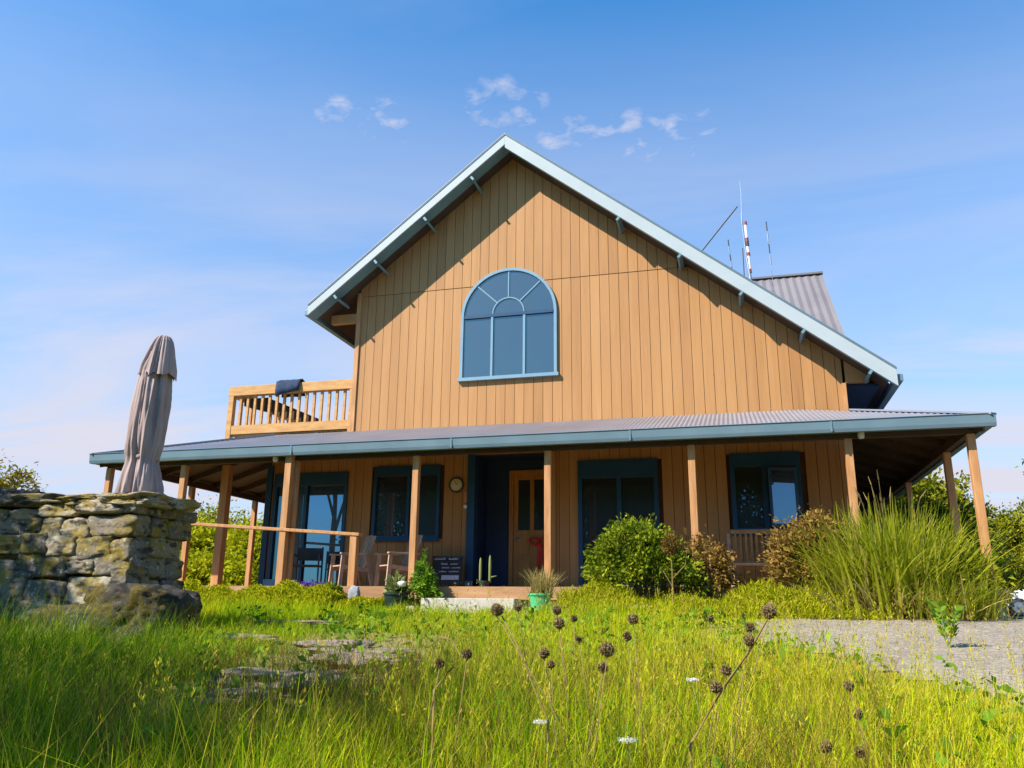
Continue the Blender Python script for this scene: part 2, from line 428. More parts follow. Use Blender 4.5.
def crown_points(c, r, nclump, nleaf, clump_r, hollow=0.55, seed=0, flat_bottom=-0.9):
    """leaf positions in clumps spread through an uneven ellipsoid, and their outward directions"""
    g = np.random.default_rng(seed)
    c = np.array(c); r = np.array(r)
    dirs = g.normal(size=(nclump * 3, 3)); dirs /= np.linalg.norm(dirs, axis=1, keepdims=True)
    dirs = dirs[dirs[:, 2] > flat_bottom][:nclump]
    lob = np.array([0.78 + 0.35 * noise.noise(Vector(d * 1.7) + Vector((seed * 3.1, 0, 0))) + 0.18 * noise.noise(Vector(d * 4.3) + Vector((0, seed * 2.3, 0))) for d in dirs])
    rad = (hollow + (1 - hollow) * g.random(len(dirs)) ** 0.6) * lob * 1.1
    cc = dirs * rad[:, None] * r
    idx = g.integers(0, len(cc), nleaf)
    off = g.normal(size=(nleaf, 3)) * clump_r * (0.6 + 0.8 * g.random(len(cc)))[idx][:, None]
    P = cc[idx] + off
    out = dirs[idx] * 0.7 + g.normal(size=(nleaf, 3)) * 0.6
    tint = np.clip(0.5 + 0.28 * g.normal(size=len(cc))[idx] + 0.16 * g.normal(size=nleaf), 0, 1)
    return P + c, out, tint

def tree(name, loc, height, crown_c, crown_r, mat, label, cat, group=None, nclump=70, nleaf=3500, leaf=(0.12, 0.06), clump=0.28, seed=1,
         trunk_r=0.12, trunk_name='trunk', crown_name='crown', limbs=7, hollow=0.5, flat=-0.9):
    e = empty(name, loc, label, cat, group)
    g = random.Random(seed)
    t = MB()
    top = Vector(crown_c)
    mid = Vector((top.x * 0.4 + g.uniform(-.1, .1) * height * 0.2, top.y * 0.4, top.z * 0.45))
    t.tube([(0, 0, -0.15), (mid.x * 0.4, mid.y * 0.4, mid.z * 0.5), mid, top], [trunk_r * 1.25, trunk_r, trunk_r * 0.8, trunk_r * 0.3], 8)
    for k in range(limbs):
        a = 2 * PI * k / limbs + g.uniform(-.4, .4)
        s = mid.lerp(top, g.uniform(0, 0.7))
        end = top + Vector((math.cos(a) * crown_r[0] * 0.7, math.sin(a) * crown_r[1] * 0.7, g.uniform(-0.5, 0.6) * crown_r[2]))
        m2 = s.lerp(end, 0.5) + Vector((0, 0, 0.08 * height))
        t.tube([s, m2, end], [trunk_r * 0.5, trunk_r * 0.3, trunk_r * 0.1], 6)
    t.build(trunk_name, M['bark'], e, smooth=True)
    P, out, tint = crown_points(crown_c, crown_r, nclump, nleaf, clump, hollow, seed, flat)
    P[:, 2] = np.maximum(P[:, 2], 0.0)
    g2 = np.random.default_rng(seed + 50)
    V, Q, T = leaves_np(P, out, leaf[0] * g2.uniform(0.6, 1.4, nleaf), leaf[1] * g2.uniform(0.6, 1.4, nleaf), tint, 0.15)
    np_mesh(crown_name, V, Q, T, M[mat], e)
    return e

def rock_mesh(mb, c, size, seed, cuts=5, rough=0.12, sq=4.0, tint=0.5):
    """one rounded rough block collected into mb"""
    n = cuts
    vid = {}; vs = []; fs = []
    def vert(i, j, k):
        key = (i, j, k)
        if key in vid: return vid[key]
        p = Vector((2 * i / n - 1, 2 * j / n - 1, 2 * k / n - 1))
        l = (abs(p.x) ** sq + abs(p.y) ** sq + abs(p.z) ** sq) ** (1 / sq)
        q = p / max(l, 1e-6) if l > 0 else p
        q = q * (1 + rough * .45 * noise.noise(q * 8.3 + Vector((seed * 1.7, 0, seed))) + rough * noise.noise(q * 1.3 + Vector((seed * 7.3, seed, 0))) * 1.6 + rough * 0.6 * noise.noise(q * 3.7 + Vector((seed, 0, seed * 3.1))))
        vs.append((c[0] + q.x * size[0] / 2, c[1] + q.y * size[1] / 2, c[2] + q.z * size[2] / 2))
        vid[key] = len(vs) - 1
        return vid[key]
    for a in range(n):
        for b in range(n):
            fs.append((vert(a, b, n), vert(a + 1, b, n), vert(a + 1, b + 1, n), vert(a, b + 1, n)))
            fs.append((vert(a, b, 0), vert(a, b + 1, 0), vert(a + 1, b + 1, 0), vert(a + 1, b, 0)))
            fs.append((vert(a, 0, b), vert(a + 1, 0, b), vert(a + 1, 0, b + 1), vert(a, 0, b + 1)))
            fs.append((vert(a, n, b), vert(a, n, b + 1), vert(a + 1, n, b + 1), vert(a + 1, n, b)))
            fs.append((vert(0, a, b), vert(0, a, b + 1), vert(0, a + 1, b + 1), vert(0, a + 1, b)))
            fs.append((vert(n, a, b), vert(n, a + 1, b), vert(n, a + 1, b + 1), vert(n, a, b + 1)))
    mb.tint = tint
    mb._add(vs, fs)

# ------------------------------------------------------------------ camera, light, sky
cam = D.cameras.new('camera'); co = D.objects.new('camera', cam); COL.objects.link(co)
cam.sensor_width = 36; cam.lens = 819.7 / 1024 * 36; cam.clip_start = 0.05; cam.clip_end = 4000
yaw, pit, rol = -0.2676, 0.2684, 0.0108
Fv = Vector((math.sin(yaw) * math.cos(pit), math.cos(yaw) * math.cos(pit), math.sin(pit)))
Rv = Vector((math.cos(yaw), -math.sin(yaw), 0)); Uv = Rv.cross(Fv)
R2 = Rv * math.cos(rol) + Uv * math.sin(rol); U2 = -Rv * math.sin(rol) + Uv * math.cos(rol)
CP = Vector((7.855, -13.5324, -0.3544))
mw = Matrix((R2, U2, -Fv)).transposed().to_4x4(); mw.translation = CP
co.matrix_world = mw
SC.camera = co

SUN = Vector((-1.05, -1.0, 1.34)).normalized()
sl = D.lights.new('sun', 'SUN'); so = D.objects.new('sun', sl); COL.objects.link(so)
sl.energy = 5.0; sl.angle = math.radians(0.5); sl.color = (1.0, 0.93, 0.82)
so.rotation_euler = SUN.to_track_quat('Z', 'Y').to_euler()
so.location = (-20, -20, 25)

w = D.worlds.new("World"); SC.world = w; w.use_nodes = True
nt = w.node_tree
for n in list(nt.nodes): nt.nodes.remove(n)
wo = N(nt, 'ShaderNodeOutputWorld'); bg = N(nt, 'ShaderNodeBackground'); bg.inputs['Strength'].default_value = 0.06
sky = N(nt, 'ShaderNodeTexSky', sky_type='NISHITA'); sky.sun_disc = False
sky.sun_elevation = math.asin(SUN.z); sky.sun_rotation = math.atan2(SUN.x, SUN.y)
sky.air_density = 1.15; sky.dust_density = 0.3; sky.ozone_density = 3.5; sky.altitude = 50
tc = N(nt, 'ShaderNodeTexCoord')
sepv = N(nt, 'ShaderNodeSeparateXYZ'); nt.links.new(tc.outputs['Generated'], sepv.inputs[0])
zz = math_node(nt, 'ADD', math_node(nt, 'MAXIMUM', sepv.outputs[2], 0.0), 0.10)
cx = math_node(nt, 'DIVIDE', sepv.outputs[0], zz); cy = math_node(nt, 'DIVIDE', sepv.outputs[1], zz)
cmb = N(nt, 'ShaderNodeCombineXYZ'); nt.links.new(cx, cmb.inputs[0]); nt.links.new(cy, cmb.inputs[1])
def cloud(scale, stretch, lo, hi, detail=7, dist=0.3, off=(0, 0, 0), rot=0.0, rough=0.6):
    mp = N(nt, 'ShaderNodeMapping'); mp.inputs['Scale'].default_value = stretch; mp.inputs['Location'].default_value = off
    mp.inputs['Rotation'].default_value = (0, 0, rot)
    nt.links.new(cmb.outputs[0], mp.inputs['Vector'])
    nz = N(nt, 'ShaderNodeTexNoise'); nz.inputs['Scale'].default_value = scale; nz.inputs['Detail'].default_value = detail
    nz.inputs['Distortion'].default_value = dist; nz.inputs['Roughness'].default_value = rough
    nt.links.new(mp.outputs[0], nz.inputs['Vector'])
    mr = N(nt, 'ShaderNodeMapRange', interpolation_type='SMOOTHSTEP'); mr.inputs[1].default_value = lo; mr.inputs[2].default_value = hi
    nt.links.new(nz.outputs['Fac'], mr.inputs[0])
    return mr.outputs[0]
def lowband(z0, z1):
    mr = N(nt, 'ShaderNodeMapRange', interpolation_type='SMOOTHSTEP')
    mr.inputs[1].default_value = z0; mr.inputs[2].default_value = z1
    mr.inputs[3].default_value = 1.0; mr.inputs[4].default_value = 0.0
    nt.links.new(sepv.outputs[2], mr.inputs[0]); return mr.outputs[0]
def patch(dirv, c0, c1):
    vm = N(nt, 'ShaderNodeVectorMath', operation='DOT_PRODUCT'); nt.links.new(tc.outputs['Generated'], vm.inputs[0])
    vm.inputs[1].default_value = Vector(dirv).normalized()
    mr = N(nt, 'ShaderNodeMapRange', interpolation_type='SMOOTHSTEP'); mr.inputs[1].default_value = c0; mr.inputs[2].default_value = c1
    nt.links.new(vm.outputs['Value'], mr.inputs[0]); return mr.outputs[0]
lb = N(nt, 'ShaderNodeMapRange'); lb.inputs[1].default_value = 0.05; lb.inputs[2].default_value = 0.67
lb.inputs[3].default_value = 1.0; lb.inputs[4].default_value = 0.0; nt.links.new(sepv.outputs[2], lb.inputs[0])
nth = N(nt, 'ShaderNodeMapRange', interpolation_type='SMOOTHSTEP'); nth.inputs[1].default_value = -0.75; nth.inputs[2].default_value = 0.25
nth.inputs[3].default_value = 0.25; nth.inputs[4].default_value = 1.0; nt.links.new(sepv.outputs[1], nth.inputs[0])
veil = math_node(nt, 'MULTIPLY', math_node(nt, 'MULTIPLY', lb.outputs[0], nth.outputs[0]), math_node(nt, 'ADD', math_node(nt, 'MULTIPLY', cloud(0.75, (0.55, 1.5, 1), 0.30, 0.72, 5, 1.0, (0.4, 0.9, 0), 0.35), 0.62), 0.72), True)
wisps = math_node(nt, 'MULTIPLY', cloud(1.0, (0.5, 1.7, 1), 0.42, 0.80, 7, 0.7, (3.1, 1.7, 0), 0.5, 0.5), 0.30)
def puff_at(d, c0):
    return math_node(nt, 'MULTIPLY', patch(d, c0, 0.99995), 1.0)
pm = None
for d_, c_ in (((-.202, .804, .559), .9994), ((-.245, .79, .566), .9988), ((-.132, .833, .537), .9990), ((-.085, .846, .526), .9988), ((-.414, .736, .536), .9992), ((-.177, .824, .538), .9994), ((-.37, .76, .535), .9986), ((-.03, .85, .53), .9988)):
    q = puff_at(d_, c_); pm = q if pm is None else math_node(nt, 'MAXIMUM', pm, q)
puffs = math_node(nt, 'MULTIPLY', math_node(nt, 'MULTIPLY', pm, cloud(15, (1, 1.2, 1), 0.32, 0.85, 4, 0.3, (0.6, 0.2, 0), 0.3)), 0.9)
allc = math_node(nt, 'MAXIMUM', math_node(nt, 'MAXIMUM', veil, wisps), puffs)
mixc = N(nt, 'ShaderNodeMix', data_type='RGBA')
gain = N(nt, 'ShaderNodeMix', data_type='RGBA', blend_type='MULTIPLY'); gain.inputs[0].default_value = 1.0
nt.links.new(sky.outputs[0], gain.inputs[6]); gain.inputs[7].default_value = (0.46, 1.66, 2.3, 1)
nt.links.new(allc, mixc.inputs[0]); nt.links.new(gain.outputs[2], mixc.inputs[6])
mixc.inputs[7].default_value = (6.7, 6.65, 7.7, 1)
nt.links.new(mixc.outputs[2], bg.inputs['Color']); nt.links.new(bg.outputs[0], wo.inputs['Surface'])

vs_ = SC.view_settings
vs_.view_transform = 'Standard'; vs_.look = 'None'; vs_.gamma = 1; vs_.use_curve_mapping = False; vs_.exposure = 0.9
SC.cycles.max_bounces = 6; SC.cycles.diffuse_bounces = 2; SC.cycles.transparent_max_bounces = 8

# ------------------------------------------------------------------ ground
def gz(x, y):
    x = np.asarray(x, float); y = np.asarray(y, float)
    z = -0.42 + 0.081 * np.minimum(0, np.maximum(y, -15) + 1.5)
    return z
def gz1(x, y): return float(gz(x, y))

def gravel_edge(y):          # x of the gravel's left edge
    return np.interp(y, [-15, -9, -7, -6.25, -5.2, -4.1, -2.1, -1.5, -1.3, 2, 6, 60], [15, 10.2, 9.3, 8.9, 8.5, 7.9, 8.0, 8.7, 11.4, 12.4, 13.2, 13.5])
def in_gravel(x, y):
    return (x > gravel_edge(y)) & (y > -12) & (y < 60) & (x < 30 + 0 * x)

fx = np.arange(-14, 26, 0.25); fy = np.arange(-20, 30, 0.25)
xs = np.concatenate([[-900, -300, -100, -50, -25], fx, [30, 50, 100, 300, 900]])
ys = np.concatenate([[-600, -200, -80, -40], fy, [40, 60, 100, 300, 1200]])
X, Y = np.meshgrid(xs, ys); Zg = gz(X, Y)
V = np.stack([X, Y, Zg], -1).reshape(-1, 3)
nx, ny = len(xs), len(ys)
I, J = np.meshgrid(np.arange(nx - 1), np.arange(ny - 1))
Q = np.stack([J * nx + I, J * nx + I + 1, (J + 1) * nx + I + 1, (J + 1) * nx + I], -1).reshape(-1, 4)
tag(np_mesh('ground', V, Q, np.full(len(V), .5), M['ground'], smooth=True), kind='structure')
gx = np.arange(7, 30, 0.2); gy = np.arange(-12, 40, 0.2)
X, Y = np.meshgrid(gx, gy)
Zg = gz(X, Y) + 0.012
nx, ny = len(gx), len(gy)
V = np.stack([X, Y, Zg], -1).reshape(-1, 3)
I, J = np.meshgrid(np.arange(nx - 1), np.arange(ny - 1))
Q = np.stack([J * nx + I, J * nx + I + 1, (J + 1) * nx + I + 1, (J + 1) * nx + I], -1).reshape(-1, 4)
cxg = gx[Q[:, 0] % nx] + 0.1; cyg = gy[Q[:, 0] // nx] + 0.1
Q = Q[in_gravel(cxg, cyg)]
used, inv = np.unique(Q, return_inverse=True)
tag(np_mesh('gravel_driveway', V[used], inv.reshape(-1, 4), np.full(len(used), .5), M['gravel'], smooth=True), kind='structure')

# ------------------------------------------------------------------ THE HOUSE
S = 2.4
XA, ZA, TT = 3.501, 9.556, 0.80
YB, YW = 1.55, 2.20                     # barge plane, wall plane
XBL, XBR = -0.93, 10.72
XL, XR, OG, ZGT, SL = -4.37, 11.61, 0.30, 2.48, 0.32
YBACK = 13.0
house = empty('timber_house', (4, 2.2, 0), 'two storey golden timber house with steep blue edged gable roof and wraparound verandah', 'house')
house.location = (0, 0, 0)

def roofz(x): return ZA - TT * abs(x - XA)

# upper gable boards
mb = MB(); bw = 0.2
xwl, xwr = 0.0, 9.9
x = xwl
while x < xwr - 0.01:
    x1 = min(x + bw - 0.009, xwr)
    for (za, zb, y0) in ((3.0, 6.362, YW), (6.372, 99, YW - 0.010)):
        t0, t1 = roofz(x) - 0.22, roofz(x1) - 0.22
        if min(t0, t1) < za + 0.02: continue
        pts = [(x, za), (x1, za), (x1, min(zb, t1)), ]
        if x < XA < x1 and zb > 50: pts.append((XA, roofz(XA) - 0.22))
        pts.append((x, min(zb, t0)))
        mb.tint = random.choice([random.uniform(0.42, 0.68)] * 4 + [random.uniform(0.2, 0.9)])
        mb.prism_y(pts, y0, YW + 0.03)
    x += bw
mb.build('gable_wall', M['siding'], house)
mb = MB()
mb.prism_y([(xwl, 3.0), (xwr, 3.0), (xwr, roofz(xwr) - 0.24), (XA, ZA - 0.24), (xwl, roofz(xwl) - 0.24)], YW + 0.0305, YW + 0.16)
mb.box(xwl, xwl + 0.15, YW + .161, YBACK, 3.0, roofz(xwl) - 0.4); mb.box(xwr - 0.15, xwr, YW + .161, YBACK, 2.9, roofz(xwr) - 0.4)
mb.build('wall_backing', M['groove'], house)
mb = MB(); mb.box(xwl - 0.06, xwl + 0.04, YW - 0.035, YW + 0.12, 3.0, roofz(xwl) - 0.3); mb.build('corner_board', M['timber'], house)
mb = MB(); mb.box(xwr - 0.03, xwr + 0.05, YW - 0.03, YW + 0.12, 2.95, 3.75); mb.build('corner_board', M['timber'], house)
mb = MB(); mb.tint = 0.6                                        # boxed end of the right eave
mb.prism_y([(xwr + 0.051, 3.76), (10.36, 3.76), (10.36, 3.93), (xwr + 0.051, 4.28)], YW - 0.005, YW + 0.12)
mb.build('eave_box', M['siding'], house)
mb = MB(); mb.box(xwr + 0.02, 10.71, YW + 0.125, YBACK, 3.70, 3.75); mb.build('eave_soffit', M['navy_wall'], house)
mb = MB(); mb.tint = 0.4
mb.box(XBL + 0.25, xwl - 0.065, YW - 0.02, YW + 0.1, 5.78, 5.98); mb.build('eave_box', M['siding'], house)

# lower wall boards with openings
OPEN = [(-1.75, -0.02, 0.0, 2.42), (0.58, 2.05, 1.0, 2.5), (2.70, 4.40, 0.0, 2.68), (4.90, 6.45, 0.0, 2.47), (7.78, 9.03, 1.04, 2.5)]
mb = MB(); x = -1.87
while x < 9.88:
    x1 = min(x + bw - 0.009, 9.9); xm = (x + x1) / 2
    segs = [(0.0, 2.99)]
    for (a, b, c, d) in OPEN:
        if a < xm < b:
            segs = [s_ for s_ in ((0.0, c), (d, 2.99)) if s_[1] - s_[0] > 0.03]
    for (c, d) in segs:
        mb.tint = random.uniform(0.35, 0.68); mb.box(x, x1, YW, YW + 0.03, c, d)
    x += bw
mb.build('verandah_wall', M['siding'], house)
mb = MB()
xa = -1.87
for (a, b, c, d) in OPEN:
    mb.box(xa, a, YW + 0.0305, YW + 0.15, 0, 2.99)
    if c > 0: mb.box(a, b, YW + 0.0305, YW + 0.15, 0, c)
    mb.box(a, b, YW + 0.0305, YW + 0.15, d, 2.99)
    xa = b
mb.box(xa, 9.9, YW + 0.0305, YW + 0.15, 0, 2.99)
mb.box(9.75, 9.9, YW + .151, YBACK, 0, 2.95); mb.box(-1.87, -1.72, YW + .151, YBACK, 0, 2.99)
mb.box(-1.72, 9.75, YBACK - 0.15, YBACK, 0, 2.99)
mb.build('wall_backing', M['groove'], house)

# main roof: two corrugated slopes with a lining below
def slope_sheet(name, P, mat, nu, amp, parent, thick=0.0, nv=1):
    """P(u,v)->Vector, corrugated along u"""
    v = []; f = []
    for i in range(nu + 1):
        for j in range(nv + 1):
            p, nrm = P(i / nu, j / nv)
            h = amp * (1 if i % 4 in (0,) else (-1 if i % 4 == 2 else 0))
            v.append(tuple(p + nrm * h))
    for i in range(nu):
        for j in range(nv):
            a = i * (nv + 1) + j
            f.append((a, a + nv + 1, a + nv + 2, a + 1))
    m_ = MB(); m_._add(v, f)
    return m_.build(name, mat, parent)
for sx, xe in ((-1, XBL), (1, XBR)):
    def P(u, v, sx=sx, xe=xe):
        x = XA + (xe - XA) * v
        return Vector((x, YB - 0.02 + (YBACK + 0.4 - YB) * u, ZA + 0.012 - TT * abs(x - XA))), Vector((sx * 0.62, 0, 0.78))
    slope_sheet('main_roof', P, M['gutter'], 600, 0.012, house)
    mb = MB()
    xin = XA
    e0 = xe - sx * 0.1
    mb.prism_y([(xin, ZA - 0.215), (xin, ZA - 0.12), (e0, roofz(e0) - 0.12), (e0, roofz(e0) - 0.215)] if sx > 0 else
               [(e0, roofz(e0) - 0.215), (e0, roofz(e0) - 0.12), (xin, ZA - 0.12), (xin, ZA - 0.215)], YB + 0.04, YBACK + 0.3)
    mb.build('roof_lining', M['rafter'], house)
    # barge board, its flange below and its capping
    mb = MB(); d = 0.30 if sx > 0 else 0.22
    q = [(XA, ZA - d), (xe, roofz(xe) - d), (xe, roofz(xe) - 0.0), (XA, ZA)]
    if sx < 0: q = q[::-1]
    mb.prism_y(q, YB, YB + 0.035); mb.build('barge_board', M['barge'], house, bevel=0.004)
    mb = MB()
    q = [(XA, ZA - d + 0.004), (xe, roofz(xe) - d + 0.004), (xe, roofz(xe) - d + 0.03), (XA, ZA - d + 0.03)]
    if sx < 0: q = q[::-1]
    mb.prism_y(q, YB + 0.036, YB + (0.36 if sx < 0 else 0.10)); mb.build('barge_flange', M['barge_under'], house)
    mb = MB()
    q = [(XA, ZA + 0.002), (xe, roofz(xe) + 0.002), (xe, roofz(xe) + 0.05), (XA, ZA + 0.05)]
    if sx < 0: q = q[::-1]
    mb.prism_y(q, YB - 0.012, YB + 0.16); mb.build('barge_capping', M['gutter'] if sx > 0 else M['barge'], house)
    # eave gutter along the side
    mb = MB(); gx0 = xe - 0.02 if sx > 0 else xe - 0.10
    mb.box(gx0, gx0 + 0.12, YB + 0.05, YBACK, roofz(xe) - 0.20, roofz(xe) - 0.07); mb.build('eave_gutter', M['gutter'], house, bevel=0.01)
for bx in (-0.3, 0.61, 1.72, 2.77, 5.9, 7.08, 8.19, 9.24, 10.3):
    mb = MB(); z = roofz(bx) - 0.30
    sgn = 1 if bx > XA else -1
    mb.bar((bx, YB + 0.01, z - 0.045), (bx, YW, z - 0.045), 0.05, 0.10, up=(sgn * 0.62, 0, 0.78))
    mb.build('purlin_end', M['barge_under'], house)

# rear cross roof rising behind the main slope
rear = MB()
slopes = []
def P(u, v):
    x = 6.0 + (10.40 + 0.18 * v - 6.0) * u
    return Vector((x, 8 - 2.2 * v, 8.28 - 2.75 * v)), Vector((0, -0.78, 0.62))
rr = slope_sheet('rear_roof', P, M['dormer_metal'], 92, 0.012, house)
def P(u, v):
    return Vector((6.0 + 4.40 * u, 8 + 2.2 * v, 8.28 - 2.75 * v)), Vector((0, 0.78, 0.62))
slope_sheet('rear_roof', P, M['dormer_metal'], 92, 0.012, house)
mb = MB(); mb._add([(10.25, 6.0, 5.6), (10.25, 10.0, 5.6), (10.25, 8.0, 8.18), (10.1, 6.0, 5.6), (10.1, 10.0, 5.6), (10.1, 8.0, 8.18)],
                   [(0, 1, 2), (5, 4, 3), (0, 3, 4, 1), (1, 4, 5, 2), (2, 5, 3, 0)])
mb.box(8.0, 10.25, 6.0, 10.0, 3.8, 5.6); mb.build('rear_wall', M['siding'], house)
mb = MB(); mb.bar((6.0, 8, 8.30), (10.43, 8, 8.30), 0.16, 0.05); mb.build('ridge_capping', M['dormer_metal'], rr)

# gable arched window
wx, ww, zs, zsp = 3.453, 2.06, 4.31, 5.66
R = ww / 2
fr = MB(); yF = YW - 0.055
def arc_band(mb, cx, cz, r0, r1, a0, a1, y0, y1, n=28):
    for i in range(n):
        b0 = a0 + (a1 - a0) * i / n; b1 = a0 + (a1 - a0) * (i + 1) / n
        mb.prism_y([(cx + r0 * math.cos(b1), cz + r0 * math.sin(b1)), (cx + r0 * math.cos(b0), cz + r0 * math.sin(b0)),
                    (cx + r1 * math.cos(b0), cz + r1 * math.sin(b0)), (cx + r1 * math.cos(b1), cz + r1 * math.sin(b1))], y0, y1)
arc_band(fr, wx, zsp, R - 0.045, R + 0.015, 0, PI, yF, YW + 0.01)
fr.box(wx - R - 0.015, wx - R + 0.045, yF, YW + 0.01, zs, zsp); fr.box(wx + R - 0.045, wx + R + 0.015, yF, YW + 0.01, zs, zsp)
fr.box(wx - R - 0.05, wx + R + 0.05, yF - 0.03, YW + 0.01, zs - 0.07, zs)
gw = fr.build('arched_window', M['light_frame'], house)
m_ = MB(); m_.box(wx - R + 0.061, wx + R - 0.061, yF - 0.005, YW + .01, zsp - 0.04, zsp + 0.03); m_.build('transom', M['blue_frame'], gw)
for mx_ in (wx - 0.35, wx + 0.35):
    m_ = MB(); m_.box(mx_ - 0.024, mx_ + 0.024, yF, YW + .01, zs + 0.001, zsp - 0.041); m_.build('mullion', M['light_frame'], gw)
m_ = MB(); arc_band(m_, wx, zsp + 0.03, 0.33, 0.355, 0, PI, yF + 0.012, YW + 0.0, 16); m_.build('glazing_bar', M['light_frame'], gw)
for a in (PI / 4, PI / 2, 3 * PI / 4):
    m_ = MB(); m_.bar((wx + 0.356 * math.cos(a), yF + 0.03, zsp + .03 + 0.356 * math.sin(a)), (wx + (R - .06) * math.cos(a), yF + 0.03, zsp + (R - .06) * math.sin(a)), 0.025, 0.03, up=(0, 1, 0))
    m_.build('glazing_bar', M['light_frame'], gw)
# panes (sit a little proud of the boards, behind the bars)
pn = MB(); pts = [(wx + (R - 0.05) * math.cos(PI * i / 24), zsp + (R - 0.05) * math.sin(PI * i / 24)) for i in range(25)]
pn.prism_y(pts, YW - 0.02, YW - 0.011); pn.build('fanlight_pane', M['pane_gable'], gw)
for a, b in ((wx - R + .03, wx - .33), (wx - .37 + .04, wx + .33), (wx + .34, wx + R - .03)):
    pn = MB(); pn.box(a, b, YW - 0.02, YW - 0.012, zs, zsp - 0.02); pn.build('pane', M['pane_gable'], gw)

# lower windows
def window(name, x0, x1, z0, z1, splits, mats, fw=0.09, head=0.0, y=YW, rails=()):
    f_ = MB()
    ya, yb_ = y - 0.04, y + 0.10
    f_.box(x0, x0 + fw, ya, yb_, z0, z1); f_.box(x1 - fw, x1, ya, yb_, z0, z1)
    f_.box(x0 + fw, x1 - fw, ya, yb_, z1 - fw - head, z1); f_.box(x0 + fw, x1 - fw, ya, yb_, z0, z0 + fw)
    f_.box(x0 - 0.03, x1 + 0.03, ya - 0.04, ya, z0 - 0.05, z0 + 0.012)
    for s_ in splits: f_.box(s_ - fw / 2, s_ + fw / 2, ya, yb_, z0 + fw, z1 - fw - head)
    o = f_.build(name, M['blue_frame'], house)
    ed = [x0 + fw] + [k for s_ in splits for k in (s_ - fw / 2, s_ + fw / 2)] + [x1 - fw]
    for i in range(len(ed) // 2):
        p_ = MB(); p_.box(ed[2 * i], ed[2 * i + 1], y + 0.02, y + 0.03, z0 + fw, z1 - fw - head)
        p_.build('pane', M[mats[i]], o)
    return o
sun_door = window('sliding_door', -1.75, -0.02, 0.0, 2.42, [-0.98], ['pane_dark', 'pane'], 0.075, 0.2)
window('casement_window', 0.58, 2.05, 1.0, 2.5, [1.36], ['pane', 'pane_dark'], 0.065, 0.14)
window('sliding_door', 4.90, 6.45, 0.0, 2.47, [5.70], ['pane_dark', 'pane_dark'], 0.085, 0.26)
rw = window('casement_window', 7.78, 9.03, 1.04, 2.5, [8.39], ['pane_dark', 'pane_dark'], 0.085, 0.16)
# right casement stands ajar
mb = MB(); L_ = 0.52
ang = math.radians(14)
def caj(u, z, off=0.0): return (8.95 - math.cos(ang) * u + off * math.sin(ang), YW - 0.045 - math.sin(ang) * u - off * math.cos(ang), z)
for (u0, u1, z0, z1) in ((0, 0.05, 1.13, 2.2), (L_ - 0.05, L_, 1.13, 2.2), (0.05, L_ - 0.05, 1.13, 1.18), (0.05, L_ - 0.05, 2.15, 2.2)):
    a = [caj(u0, z0, 0), caj(u1, z0, 0), caj(u1, z0, .03), caj(u0, z0, .03), caj(u0, z1, 0), caj(u1, z1, 0), caj(u1, z1, .03), caj(u0, z1, .03)]
    mb._add(a, [(0, 3, 2, 1), (4, 5, 6, 7), (0, 1, 5, 4), (1, 2, 6, 5), (2, 3, 7, 6), (3, 0, 4, 7)])
sash = mb.build('open_sash', M['blue_frame'], rw)
mb = MB(); a = [caj(.05, 1.18, .012), caj(L_ - .05, 1.18, .012), caj(L_ - .05, 2.15, .012), caj(.05, 2.15, .012)]
a += [caj(.05, 1.18, .018), caj(L_ - .05, 1.18, .018), caj(L_ - .05, 2.15, .018), caj(.05, 2.15, .018)]
mb._add(a, [(0, 3, 2, 1), (4, 5, 6, 7), (0, 1, 5, 4), (1, 2, 6, 5), (2, 3, 7, 6), (3, 0, 4, 7)])
pane_o = mb.build('open_pane', M['pane'], rw)
# sunroom corner: blue post and sill panel
mb = MB(); mb.box(-1.93, -1.80, YW - 0.06, YW + 0.1, 0.0, 2.6); mb.build('corner_post', M['blue_frame'], house)
mb = MB(); mb.box(-1.79, -1.25, YW - 0.09, YW - 0.041, 0.02, 0.2); mb.build('sill_panel', M['light_frame'], house)

# entry recess
YD = 3.0
mb = MB()
mb.box(2.70, 2.80, YW + .151, YD + 0.1, 0.0, 2.68); mb.box(4.30, 4.40, YW + .151, YD + 0.1, 0.0, 2.68)
mb.box(2.80, 3.30, YD, YD + 0.1, 0.0, 2.68); mb.box(4.27, 4.30, YD, YD + 0.1, 0.0, 2.68); mb.box(3.30, 4.27, YD, YD + 0.1, 2.46, 2.68)
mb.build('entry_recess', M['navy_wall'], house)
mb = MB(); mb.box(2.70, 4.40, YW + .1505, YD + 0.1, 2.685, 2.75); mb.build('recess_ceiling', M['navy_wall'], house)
mb = MB(); mb.box(2.64, 2.80, YW - 0.05, YW + 0.15, 0.0, 2.7); mb.build('entry_jamb', M['blue_frame'], house)
mb = MB(); mb.box(2.64, 2.80, YW - 0.056, YW + 0.1, -0.004, 0.17); mb.build('jamb_foot', M['light_frame'], house)
mb = MB(); mb.box(4.33, 4.46, YW - 0.05, YW + 0.15, 0.0, 2.7); mb.build('entry_jamb', M['siding'], house)
dr = MB()
dx0, dx1, dzb, dzt = 3.30, 4.27, 0.10, 2.46
dr.box(dx0, dx0 + 0.09, YD - 0.05, YD + .04, dzb, dzt); dr.box(dx1 - 0.09, dx1, YD - 0.05, YD + .04, dzb, dzt); dr.box(dx0 + .09, dx1 - .09, YD - 0.05, YD + .04, dzt - 0.1, dzt)
dr.box(dx0 + .09, dx1 - .09, YD - 0.015, YD + 0.03, dzb, 1.22)
dr.box(dx0 + .09, dx0 + .19, YD - 0.015, YD + .03, 1.22, dzt - .1); dr.box(dx1 - .19, dx1 - .09, YD - 0.015, YD + .03, 1.22, dzt - .1)
